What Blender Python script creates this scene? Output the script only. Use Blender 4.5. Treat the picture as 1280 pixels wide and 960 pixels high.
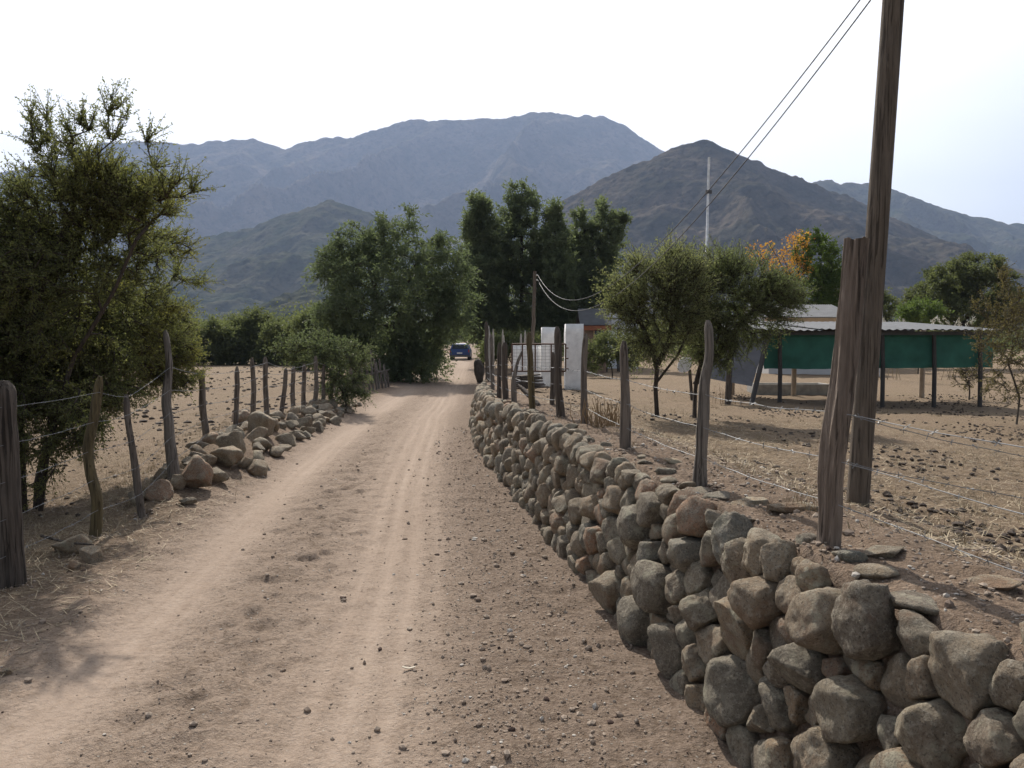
import bpy, bmesh, math, random
import numpy as np
from mathutils import Vector, Matrix

for o in list(bpy.data.objects):
    bpy.data.objects.remove(o)
SC = bpy.context.scene
COL = SC.collection
rng = np.random.default_rng(7)
random.seed(7)

# ------------------------------------------------------------------ camera
F, W0, H0 = 985.0, 1280.0, 960.0
EYE = 1.65
PITCH = math.atan(55.0 / F)
cam_d = bpy.data.cameras.new('camera')
cam = bpy.data.objects.new('camera', cam_d)
COL.objects.link(cam)
cam.location = (0, 0, EYE)
cam.rotation_euler = (math.pi / 2 - PITCH, 0, 0)
cam_d.sensor_width = 36.0
cam_d.lens = F / W0 * 36.0
cam_d.clip_start = 0.05
cam_d.clip_end = 30000
SC.camera = cam

# ------------------------------------------------------------------ light
SUN_EL, SUN_AZ = math.radians(41.0), math.radians(-13.0)     # azimuth from +Y towards +X
world = bpy.data.worlds.new('World')
SC.world = world
world.use_nodes = True
wn = world.node_tree
for n in list(wn.nodes):
    wn.nodes.remove(n)
w_out = wn.nodes.new('ShaderNodeOutputWorld')
w_bg = wn.nodes.new('ShaderNodeBackground')
w_sky = wn.nodes.new('ShaderNodeTexSky')
w_sky.sky_type = 'NISHITA'
w_sky.sun_disc = False
w_sky.sun_elevation = SUN_EL
w_sky.sun_rotation = SUN_AZ
w_sky.altitude = 900
w_sky.air_density = 1.0
w_sky.dust_density = 3.2
w_sky.ozone_density = 1.2
# thin high cloud that scatters the sun: a broad white glare around it, fading to plain sky
w_tc = wn.nodes.new('ShaderNodeTexCoord')
w_dot = wn.nodes.new('ShaderNodeVectorMath'); w_dot.operation = 'DOT_PRODUCT'
w_dot.inputs[1].default_value = (math.sin(SUN_AZ) * math.cos(SUN_EL), math.cos(SUN_AZ) * math.cos(SUN_EL), math.sin(SUN_EL))
w_lobe = wn.nodes.new('ShaderNodeMapRange'); w_lobe.interpolation_type = 'SMOOTHSTEP'
w_lobe.inputs[1].default_value = 0.50
w_lobe.inputs[2].default_value = 0.77
w_map = wn.nodes.new('ShaderNodeMapping')
w_map.inputs['Scale'].default_value = (1.6, 1.6, 4.5)
w_no = wn.nodes.new('ShaderNodeTexNoise')
w_no.inputs['Scale'].default_value = 1.3
w_no.inputs['Detail'].default_value = 5
w_ra = wn.nodes.new('ShaderNodeMapRange')
w_ra.inputs[1].default_value = 0.30
w_ra.inputs[2].default_value = 0.62
w_ra.inputs[3].default_value = 0.75
w_ra.inputs[4].default_value = 1.0
w_mul = wn.nodes.new('ShaderNodeMath'); w_mul.operation = 'MULTIPLY'
w_mix = wn.nodes.new('ShaderNodeMix')
w_mix.data_type = 'RGBA'
w_mix.inputs[7].default_value = (8.9, 8.9, 8.92, 1)
wn.links.new(w_tc.outputs['Generated'], w_map.inputs[0])
wn.links.new(w_tc.outputs['Generated'], w_dot.inputs[0])
wn.links.new(w_dot.outputs['Value'], w_lobe.inputs[0])
wn.links.new(w_map.outputs[0], w_no.inputs['Vector'])
wn.links.new(w_no.outputs[0], w_ra.inputs[0])
wn.links.new(w_ra.outputs[0], w_mul.inputs[0])
wn.links.new(w_lobe.outputs[0], w_mul.inputs[1])
wn.links.new(w_mul.outputs[0], w_mix.inputs[0])
w_hs = wn.nodes.new('ShaderNodeHueSaturation')
w_hs.inputs['Saturation'].default_value = 0.45
w_hs.inputs['Value'].default_value = 0.75
wn.links.new(w_sky.outputs[0], w_hs.inputs['Color'])
wn.links.new(w_hs.outputs[0], w_mix.inputs[6])
wn.links.new(w_mix.outputs[2], w_bg.inputs[0])
w_bg.inputs[1].default_value = 0.13
wn.links.new(w_bg.outputs[0], w_out.inputs[0])

sun_d = bpy.data.lights.new('sun', 'SUN')
sun_d.energy = 5.0
sun_d.angle = math.radians(0.53)
sun_d.color = (1.0, 0.93, 0.835)
sun = bpy.data.objects.new('sun', sun_d)
COL.objects.link(sun)
TO_SUN = Vector((math.sin(SUN_AZ) * math.cos(SUN_EL), math.cos(SUN_AZ) * math.cos(SUN_EL), math.sin(SUN_EL)))
sun.rotation_euler = TO_SUN.to_track_quat('Z', 'Y').to_euler()
sun.location = (0, 0, 30)

SC.render.engine = 'CYCLES'
SC.view_settings.view_transform = 'Standard'
SC.view_settings.look = 'None'
SC.view_settings.gamma = 1
SC.view_settings.exposure = 0.54
SC.cycles.max_bounces = 6
SC.cycles.transparent_max_bounces = 6
SC.cycles.volume_bounces = 0
SC.cycles.use_denoising = True
SC.cycles.sample_clamp_indirect = 4.0

# ------------------------------------------------------------------ pixel helpers (photo pixels, 1280 x 960)
def ray(px, py):
    a, b = (px - W0 / 2) / F, -(py - H0 / 2) / F
    c, s = math.cos(PITCH), math.sin(PITCH)
    return np.array([a, c + b * s, b * c - s])      # forward (0,c,-s), up (0,s,c)

def atd(px, py, Y):
    r = ray(px, py)
    return np.array([0, 0, EYE]) + r * (Y / r[1])

# ------------------------------------------------------------------ noise
def _hash(ix, iy, iz, seed):
    h = (ix.astype(np.int64) * 374761393 + iy.astype(np.int64) * 668265263 + iz.astype(np.int64) * 2147483647 + seed * 974634777) & 0xffffffff
    h = ((h ^ (h >> 13)) * 1274126177) & 0xffffffff
    h = ((h ^ (h >> 16)) * 2246822519) & 0xffffffff
    return ((h ^ (h >> 15)) & 0xffffff) / float(0xffffff)

def vnoise(x, y, z=None, seed=0):
    x = np.asarray(x, float); y = np.asarray(y, float)
    z = np.zeros_like(x) if z is None else np.asarray(z, float)
    ix, iy, iz = np.floor(x), np.floor(y), np.floor(z)
    fx, fy, fz = x - ix, y - iy, z - iz
    fx = fx * fx * fx * (fx * (fx * 6 - 15) + 10); fy = fy * fy * fy * (fy * (fy * 6 - 15) + 10); fz = fz * fz * (3 - 2 * fz)
    out = 0
    flat = not np.any(iz) and not np.any(fz)
    for dz in ((0,) if flat else (0, 1)):
        wz = 1 if flat else (fz if dz else 1 - fz)
        for dy in (0, 1):
            wy = fy if dy else 1 - fy
            for dx in (0, 1):
                wx = fx if dx else 1 - fx
                out = out + _hash(ix + dx, iy + dy, iz + dz, seed) * wx * wy * wz
    return out * 2 - 1

def fbm(x, y, z=None, oct=4, seed=0, gain=0.5):
    a, t, s, n = 1.0, 0, 1.0, 0
    for k in range(oct):
        t = t + a * vnoise(np.asarray(x) * s + 17.3 * k, np.asarray(y) * s + 9.1 * k, None if z is None else np.asarray(z) * s, seed + k)
        n += a; a *= gain; s *= 2.03
    return t / n

def ridged(x, y, oct=4, seed=0):
    a, t, s, n = 1.0, 0, 1.0, 0
    for k in range(oct):
        v = 1 - np.abs(vnoise(np.asarray(x) * s + 31.7 * k, np.asarray(y) * s + 5.3 * k, None, seed + k)) * 1.6
        t = t + a * v; n += a; a *= 0.5; s *= 2.1
    return t / n

def sstep(a, b, x):
    t = np.clip((x - a) / (b - a), 0, 1)
    return t * t * (3 - 2 * t)

# ------------------------------------------------------------------ object helpers
def mesh_np(name, V, faces, mat=None, parent=None, smooth=True, attrs=None, loc=None):
    """One mesh object from numpy arrays; faces = list of (M,k) index arrays. V in world metres."""
    V = np.asarray(V, np.float32).reshape(-1, 3)
    off = np.zeros(3)
    if parent is not None:
        p_ = parent
        while p_ is not None:
            off = off + np.array(p_.location); p_ = p_.parent
    elif loc is not None:
        off = np.array(loc, float)
    me = bpy.data.meshes.new(name)
    faces = [np.asarray(f, np.int32) for f in faces if len(f)]
    me.vertices.add(len(V))
    me.vertices.foreach_set('co', (V - off.astype(np.float32)).ravel())
    nl = sum(f.size for f in faces); npoly = sum(len(f) for f in faces)
    me.loops.add(nl)
    me.polygons.add(npoly)
    me.loops.foreach_set('vertex_index', np.concatenate([f.ravel() for f in faces]))
    starts, s = [], 0
    for f in faces:
        starts.append(s + np.arange(len(f)) * f.shape[1]); s += f.size
    me.polygons.foreach_set('loop_start', np.concatenate(starts).astype(np.int32))
    me.polygons.foreach_set('use_smooth', np.full(npoly, smooth))
    if attrs:
        for k, v in attrs.items():
            a = me.attributes.new(k, 'FLOAT', 'POINT')
            a.data.foreach_set('value', np.asarray(v, np.float32))
    me.update(calc_edges=True)
    if mat is not None:
        me.materials.append(mat)
    o = bpy.data.objects.new(name, me)
    COL.objects.link(o)
    if parent is not None:
        o.parent = parent
    elif loc is not None:
        o.location = loc
    return o

def thing(name, label, cat, loc, group=None):
    o = bpy.data.objects.new(name, None)
    COL.objects.link(o)
    o.location = loc
    o.empty_display_size = 0.2
    o['label'] = label; o['category'] = cat
    if group: o['group'] = group
    return o

def tag(o, label, cat, group=None):
    o['label'] = label; o['category'] = cat
    if group: o['group'] = group
    return o

def kind(o, k):
    o['kind'] = k
    return o

class MB:
    """collects arrays of verts / tris / quads"""
    def __init__(s):
        s.v, s.f, s.n, s.at = [], {}, 0, []
    def add(s, V, *faces, at=None):
        V = np.asarray(V, float).reshape(-1, 3)
        for f in faces:
            f = np.asarray(f, np.int64)
            if f.size:
                s.f.setdefault(f.shape[1], []).append(f + s.n)
        s.v.append(V); s.n += len(V)
        s.at.append(np.full(len(V), 0.0 if at is None else at))
        return s
    def box(s, lo, hi):
        x0, y0, z0 = lo; x1, y1, z1 = hi
        V = [(x0,y0,z0),(x1,y0,z0),(x1,y1,z0),(x0,y1,z0),(x0,y0,z1),(x1,y0,z1),(x1,y1,z1),(x0,y1,z1)]
        return s.add(V, [(0,3,2,1),(4,5,6,7),(0,1,5,4),(1,2,6,5),(2,3,7,6),(3,0,4,7)])
    def obox(s, c, ax, ay, az):
        c, ax, ay, az = map(np.array, (c, ax, ay, az))
        V = [c - ax - ay - az, c + ax - ay - az, c + ax + ay - az, c - ax + ay - az, c - ax - ay + az, c + ax - ay + az, c + ax + ay + az, c - ax + ay + az]
        return s.add(V, [(0,3,2,1),(4,5,6,7),(0,1,5,4),(1,2,6,5),(2,3,7,6),(3,0,4,7)])
    def tube(s, P, R, n=8, cap=True, rfun=None):
        V, Q = tube_arr(P, R, n, rfun)
        f = [Q]
        s.add(V, Q)
        if cap:
            for ring, rev in ((0, True), (len(P) - 1, False)):
                idx = np.arange(n) + ring * n
                V2 = V[idx]; c = V2.mean(0)
                k = np.arange(n)
                T = np.stack([k, (k + 1) % n, np.full(n, n)], 1)
                if rev: T = T[:, ::-1]
                s.add(np.vstack([V2, c]), T)
        return s
    def build(s, name, mat, parent=None, smooth=False, attr=None, loc=None):
        V = np.vstack(s.v)
        F_ = [np.vstack(v) for v in s.f.values()]
        return mesh_np(name, V, F_, mat, parent, smooth, {attr: np.concatenate(s.at)} if attr else None, loc)

def tube_arr(P, R, n=8, rfun=None):
    P = np.asarray(P, float); m = len(P)
    R = np.broadcast_to(np.asarray(R, float), (m,))
    T = np.gradient(P, axis=0)
    T /= np.linalg.norm(T, axis=1, keepdims=True) + 1e-9
    ref = np.array([0, 0, 1.0]) if abs(T[0, 2]) < 0.9 else np.array([1.0, 0, 0])
    A = np.cross(T, ref); A /= np.linalg.norm(A, axis=1, keepdims=True) + 1e-9
    B = np.cross(T, A)
    th = np.arange(n) / n * 2 * np.pi
    rr = R[:, None] * np.ones(n)[None]
    if rfun is not None:
        rr = rr * rfun(np.arange(m)[:, None] / max(1, m - 1), th[None])
    V = P[:, None, :] + rr[..., None] * (np.cos(th)[None, :, None] * A[:, None] + np.sin(th)[None, :, None] * B[:, None])
    i = np.arange(m - 1)[:, None]; j = np.arange(n)[None]
    Q = np.stack([i * n + j, i * n + (j + 1) % n, (i + 1) * n + (j + 1) % n, (i + 1) * n + j], -1).reshape(-1, 4)
    return V.reshape(-1, 3), Q

_ico = {}
def ico(sub):
    if sub not in _ico:
        bm = bmesh.new()
        bmesh.ops.create_icosphere(bm, subdivisions=sub, radius=1)
        V = np.array([v.co[:] for v in bm.verts]); T = np.array([[v.index for v in f.verts] for f in bm.faces])
        bm.free(); _ico[sub] = (V, T)
    return _ico[sub]

# ------------------------------------------------------------------ materials
def new_mat(name):
    m = bpy.data.materials.new(name); m.use_nodes = True
    nt = m.node_tree
    return m, nt, nt.nodes['Principled BSDF']

def nd(nt, t, **kw):
    n = nt.nodes.new('ShaderNode' + t)
    for k, v in kw.items():
        if k.startswith('i_'):
            key = k[2:]
            key = int(key) if key.isdigit() else key.replace('_', ' ')
            if hasattr(v, 'is_linked') or isinstance(v, bpy.types.NodeSocket):
                nt.links.new(v, n.inputs[key])
            else:
                n.inputs[key].default_value = v
        else:
            setattr(n, k, v)
    return n

def c4(c): return (c[0], c[1], c[2], 1)

def mixc(nt, fac, a, b, blend='MIX'):
    n = nt.nodes.new('ShaderNodeMix'); n.data_type = 'RGBA'; n.blend_type = blend
    for k, v in ((0, fac), (6, a), (7, b)):
        if isinstance(v, bpy.types.NodeSocket): nt.links.new(v, n.inputs[k])
        else: n.inputs[k].default_value = v if k == 0 else c4(v)
    return n.outputs[2]

def math_(nt, op, a, b=0.0, clamp=False):
    n = nt.nodes.new('ShaderNodeMath'); n.operation = op; n.use_clamp = clamp
    for k, v in ((0, a), (1, b)):
        if isinstance(v, bpy.types.NodeSocket): nt.links.new(v, n.inputs[k])
        else: n.inputs[k].default_value = v
    return n.outputs[0]

def rngm(nt, v, a, b, c=0.0, d=1.0):
    n = nt.nodes.new('ShaderNodeMapRange')
    nt.links.new(v, n.inputs[0])
    for k, x in ((1, a), (2, b), (3, c), (4, d)): n.inputs[k].default_value = x
    return n.outputs[0]

def noise(nt, vec, scale, detail=4, rough=0.55, dist=0.0):
    n = nt.nodes.new('ShaderNodeTexNoise')
    if vec is not None: nt.links.new(vec, n.inputs['Vector'])
    n.inputs['Scale'].default_value = scale; n.inputs['Detail'].default_value = detail
    n.inputs['Roughness'].default_value = rough; n.inputs['Distortion'].default_value = dist
    return n.outputs[0]

def voro(nt, vec, scale, feat='F1'):
    n = nt.nodes.new('ShaderNodeTexVoronoi'); n.feature = feat
    if vec is not None: nt.links.new(vec, n.inputs['Vector'])
    n.inputs['Scale'].default_value = scale
    return n

def objvec(nt, scale=(1, 1, 1)):
    tc = nt.nodes.new('ShaderNodeTexCoord')
    mp = nt.nodes.new('ShaderNodeMapping'); mp.inputs['Scale'].default_value = scale
    nt.links.new(tc.outputs['Object'], mp.inputs[0])
    return mp.outputs[0]

def attr(nt, name):
    n = nt.nodes.new('ShaderNodeAttribute'); n.attribute_name = name
    return n.outputs['Fac']

def bump(nt, bsdf, h, strength=0.5, dist=0.01, normal=None):
    n = nt.nodes.new('ShaderNodeBump')
    n.inputs['Strength'].default_value = strength; n.inputs['Distance'].default_value = dist
    nt.links.new(h, n.inputs['Height'])
    if normal is not None: nt.links.new(normal, n.inputs['Normal'])
    if bsdf is not None: nt.links.new(n.outputs[0], bsdf.inputs['Normal'])
    return n.outputs[0]

def simple_mat(name, col, rough=0.7, metal=0.0, var=0.25, scale=6.0, bumpd=0.0, vscale=(1, 1, 1)):
    m, nt, b = new_mat(name)
    v = objvec(nt, vscale)
    f = noise(nt, v, scale, 5)
    c = mixc(nt, rngm(nt, f, 0.3, 0.7), [x * (1 - var) for x in col], [min(1, x * (1 + var)) for x in col])
    nt.links.new(c, b.inputs['Base Color'])
    b.inputs['Roughness'].default_value = rough; b.inputs['Metallic'].default_value = metal
    if bumpd: bump(nt, b, noise(nt, v, scale * 4, 4), 0.6, bumpd)
    return m

def wood_mat(name, dark, light, scale=1.0):
    m, nt, b = new_mat(name)
    v = objvec(nt, (22 * scale, 22 * scale, 1.6 * scale))
    f1 = noise(nt, v, 1.6, 6, 0.65, 0.6)
    v2 = objvec(nt, (1, 1, 1))
    f2 = noise(nt, v2, 5.0, 4)
    f3 = noise(nt, objvec(nt, (60, 60, 3)), 2.0, 3)
    c = mixc(nt, rngm(nt, f1, 0.32, 0.68), dark, light)
    crk = rngm(nt, noise(nt, objvec(nt, (34 * scale, 34 * scale, 1.3 * scale)), 1.5, 5, 0.6, 0.8), 0.40, 0.46, 0.75, 0)
    c = mixc(nt, crk, c, [x * 0.3 for x in dark])
    c = mixc(nt, rngm(nt, f2, 0.45, 0.75, 0, 0.55), c, [x * 0.55 + 0.02 for x in light])
    nt.links.new(c, b.inputs['Base Color'])
    b.inputs['Roughness'].default_value = 0.88
    b.inputs['Specular IOR Level'].default_value = 0.2
    n1 = bump(nt, None, f1, 1.0, 0.02)
    bump(nt, b, f3, 0.7, 0.006, n1)
    return m

def leaf_mat(name, dark, light, transl=0.4, yellow=None, yf=0.0):
    m, nt, b = new_mat(name)
    g = nt.nodes.new('ShaderNodeNewGeometry')
    v = objvec(nt)
    f = noise(nt, v, 0.9, 3)
    fac = math_(nt, 'ADD', math_(nt, 'MULTIPLY', g.outputs['Random Per Island'], 0.55), math_(nt, 'MULTIPLY', rngm(nt, f, 0.3, 0.7), 0.45))
    c = mixc(nt, fac, dark, light)
    if yellow is not None:
        fy = rngm(nt, noise(nt, v, 1.7, 3), 0.5, 0.68, 0, 1)
        fy = math_(nt, 'MULTIPLY', fy, yf)
        c = mixc(nt, fy, c, yellow)
    nt.links.new(c, b.inputs['Base Color'])
    b.inputs['Roughness'].default_value = 0.6
    b.inputs['Specular IOR Level'].default_value = 0.25
    t = nt.nodes.new('ShaderNodeBsdfTranslucent')
    tc = mixc(nt, 0.5, c, (0.9, 1.0, 0.35), 'MULTIPLY')
    hs = nt.nodes.new('ShaderNodeHueSaturation'); hs.inputs['Value'].default_value = 1.5
    nt.links.new(tc, hs.inputs['Color']); nt.links.new(hs.outputs[0], t.inputs[0])
    mx = nt.nodes.new('ShaderNodeMixShader'); mx.inputs[0].default_value = transl
    nt.links.new(b.outputs[0], mx.inputs[1]); nt.links.new(t.outputs[0], mx.inputs[2])
    nt.links.new(mx.outputs[0], nt.nodes['Material Output'].inputs[0])
    return m

# ------------------------------------------------------------------ terrain
WALL_PTS = np.array([(-3, 1.92), (0, 1.38), (1.5, 1.11), (3.15, 0.83), (4.6, 0.57), (6.13, 0.31), (8.33, -0.03), (10, -0.31), (12.0, -0.60), (15, -0.83), (19, -0.98), (25, -1.07), (32, -1.25), (45, -2.2), (63, -2.9), (100, -4.6), (400, -20)])
ROAD_PTS = np.array([(-6, -1.2), (0, -1.3), (3.4, -1.36), (5.2, -1.46), (9.3, -1.85), (13, -2.12), (17, -2.38), (25, -2.62), (40, -3.3), (63, -4.4), (100, -6.5), (400, -24)])
FEN_PTS = np.array([(-6, -3.3), (5.3, -3.45), (7.4, -3.6), (9.3, -4.0), (12, -4.2), (18, -4.5), (26, -4.8), (60, -7.5), (400, -30)])
def curve(pts):
    ys = np.concatenate([np.arange(-3, 60, 0.1), np.arange(60, 400, 5)])
    xs = np.interp(ys, pts[:, 0], pts[:, 1])
    k = np.exp(-0.5 * (np.arange(-15, 16) / 6.0) ** 2); k /= k.sum()
    pad = np.concatenate([2 * xs[0] - xs[15:0:-1], xs, 2 * xs[-1] - xs[-2:-17:-1]])
    xs = np.convolve(pad, k, 'valid')
    return ys, xs
_w, _r, _fz = curve(WALL_PTS), curve(ROAD_PTS), curve(FEN_PTS)
def wall_x(y): return np.interp(y, *_w)
def road_x(y): return np.interp(y, *_r)
def fence_x(y): return np.interp(y, *_fz)
def wall_h(y): return np.interp(y, [-5, 8, 12, 16, 20, 25, 30, 36, 60], [0.93, 0.92, 0.83, 0.68, 0.5, 0.33, 0.14, 0.03, 0.0])

def tread_mask(x, y):
    l = x - road_x(y)
    wob = 0.05 * vnoise(y * 0.35, y * 0 + 3.3, seed=5)
    far = np.clip((y - 14) / 20, 0, 1)
    a = np.exp(-((l + 0.72 + wob) / (0.33 + 0.08 * far)) ** 2)
    b = np.exp(-(np.abs((l - 0.60 + wob) / (0.47 + 0.04 * far)) ** 2.6))
    b = b * (0.86 + 0.14 * np.cos(2 * np.pi * (l + wob * 0.7 - 0.6) / 0.185)) 
    return np.clip(np.maximum(a, b), 0, 1)

def height(x, y, fine=True):
    x = np.asarray(x, float); y = np.asarray(y, float)
    u = x - wall_x(y)
    H = wall_h(y)
    g = np.interp(u, [0.12, 0.22, 0.30, 0.75, 1.2, 1.8, 3.6, 8, 13], [0, 0.70, 0.91, 0.935, 0.82, 0.64, 0.50, 0.2, 0.0])
    z = H * g
    # low earth bank under the loose rocks beside the left fence
    v = x - fence_x(y)
    bank = np.interp(y, [7, 8.2, 10, 14, 17.5, 19.5], [0, 0.17, 0.27, 0.25, 0.17, 0])
    z = z + bank * np.exp(-((v - 0.28) / 0.42) ** 2)
    verge = np.exp(-((v - 0.5) / 0.9) ** 2) * 0.05 * np.clip((y + 6) / 6, 0, 1)
    z = z + verge
    # soft unevenness
    amp = np.where(u < 0, 0.4, 1.0)
    near = np.exp(-np.maximum(y - 40, 0) / 100)
    z = z + 0.05 * amp * fbm(x * 0.45, y * 0.45, oct=3, seed=11) * near * sstep(0.0, 0.9, np.abs(u - 0.1))
    far = np.hypot(x, y)
    z = z + 3.0 * sstep(150, 900, far) * fbm(x * 0.004, y * 0.004, oct=3, seed=3)
    tm = tread_mask(x, y) * (u < 0) * (y < 70)
    z = z - 0.034 * tm * np.clip(1 - (y - 30) / 30, 0, 1)
    if fine:
        rough = (1 - 0.88 * tm)
        rough = rough * np.where(u > 0.2, 1.15, 1.0)
        z = z + rough * near * (0.026 * fbm(x * 7.5, y * 7.5, oct=3, seed=21) + 0.02 * fbm(x * 2.3, y * 2.3, oct=2, seed=23))
        # scuffed prints across the middle of the road
        l = x - road_x(y)
        mid = np.exp(-((l + 0.06) / 0.42) ** 2) * (u < -0.2)
        p = vnoise(x * 9.0, y * 6.0, seed=31)
        z = z - mid * near * 0.026 * sstep(0.12, 0.55, p)
    return z

def hit(px, py, tmax=400.0):
    """first point of the ground under a photo pixel"""
    r = ray(px, py); o = np.array([0, 0, EYE])
    ts = np.concatenate([np.arange(0.8, 40, 0.02), np.arange(40, tmax, 0.5)])
    P = o + ts[:, None] * (r / r[1])
    below = P[:, 2] < height(P[:, 0], P[:, 1], False)
    k = int(np.argmax(below)) if below.any() else len(ts) - 1
    p = P[k].copy(); p[2] = float(height(p[0], p[1]))
    return p

def gz(x, y): return float(height(np.array([x]), np.array([y]))[0])

def build_ground():
    def grow(a, step, k, end):
        out = [a]; s = step
        while out[-1] < end:
            s *= k; out.append(out[-1] + s)
        return np.array(out)
    xs = np.arange(-4.6, 4.0, 0.026)
    xr = grow(xs[-1], 0.026, 1.045, 6200)[1:]
    xl = -grow(-xs[0], 0.026, 1.045, 6200)[1:][::-1]
    xs = np.concatenate([xl, xs, xr])
    ys = np.arange(1.6, 8.5, 0.027)
    yr = grow(ys[-1], 0.027, 1.024, 7000)[1:]
    yl = -grow(-ys[0], 0.06, 1.2, 120)[1:][::-1]
    ys = np.concatenate([yl, ys, yr])
    X, Y = np.meshgrid(xs, ys)
    Z = height(X, Y)
    # normals from the height field, so the road and the ground meet without a seam
    dzy, dzx = np.gradient(Z, ys, xs)
    Nn = np.stack([-dzx, -dzy, np.ones_like(Z)], -1)
    Nn /= np.linalg.norm(Nn, axis=-1, keepdims=True)
    l = X - road_x(Y); u = X - wall_x(Y); v = X - fence_x(Y)
    tm = tread_mask(X, Y)
    straw = np.clip(sstep(0.5, 1.6, u) + 0.9 * sstep(0.9, -0.2, v) * (u < 0), 0, 1)
    gravel = np.clip(sstep(0.7, 1.3, l) * (u < 0.3), 0, 1)
    edge = 0.10 * fbm(Y * 1.1, X * 0.7, oct=3, seed=41)
    isroad = (l > -1.22 + edge) & (l < 1.15 + edge) & (u < -0.08) & (Y < 160)
    nx, ny = len(xs), len(ys)
    i, j = np.meshgrid(np.arange(ny - 1), np.arange(nx - 1), indexing='ij')
    q = np.stack([i * nx + j, i * nx + j + 1, (i + 1) * nx + j + 1, (i + 1) * nx + j], -1).reshape(-1, 4)
    fm = isroad[:-1, :-1].reshape(-1)
    V = np.stack([X, Y, Z], -1).reshape(-1, 3); Nf = Nn.reshape(-1, 3)
    at = {'tread': (tm * (u < -0.02)).ravel(), 'straw': straw.ravel(), 'gravel': gravel.ravel(), 'lat': l.ravel(), 'roadmask': np.exp(-(np.maximum(np.abs(l) - 1.0, 0) / 0.35) ** 2).ravel() * (u < 0).ravel()}
    for name, sel in (('ground', ~fm), ('dirt_road', fm)):
        qq = q[sel]
        used = np.unique(qq); remap = np.full(len(V), -1); remap[used] = np.arange(len(used))
        o = mesh_np(name, V[used], [remap[qq]], M['ground'], None, True, {k: a[used] for k, a in at.items()})
        o.data.normals_split_custom_set_from_vertices([tuple(n) for n in Nf[used]])
        kind(o, 'structure')

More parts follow.
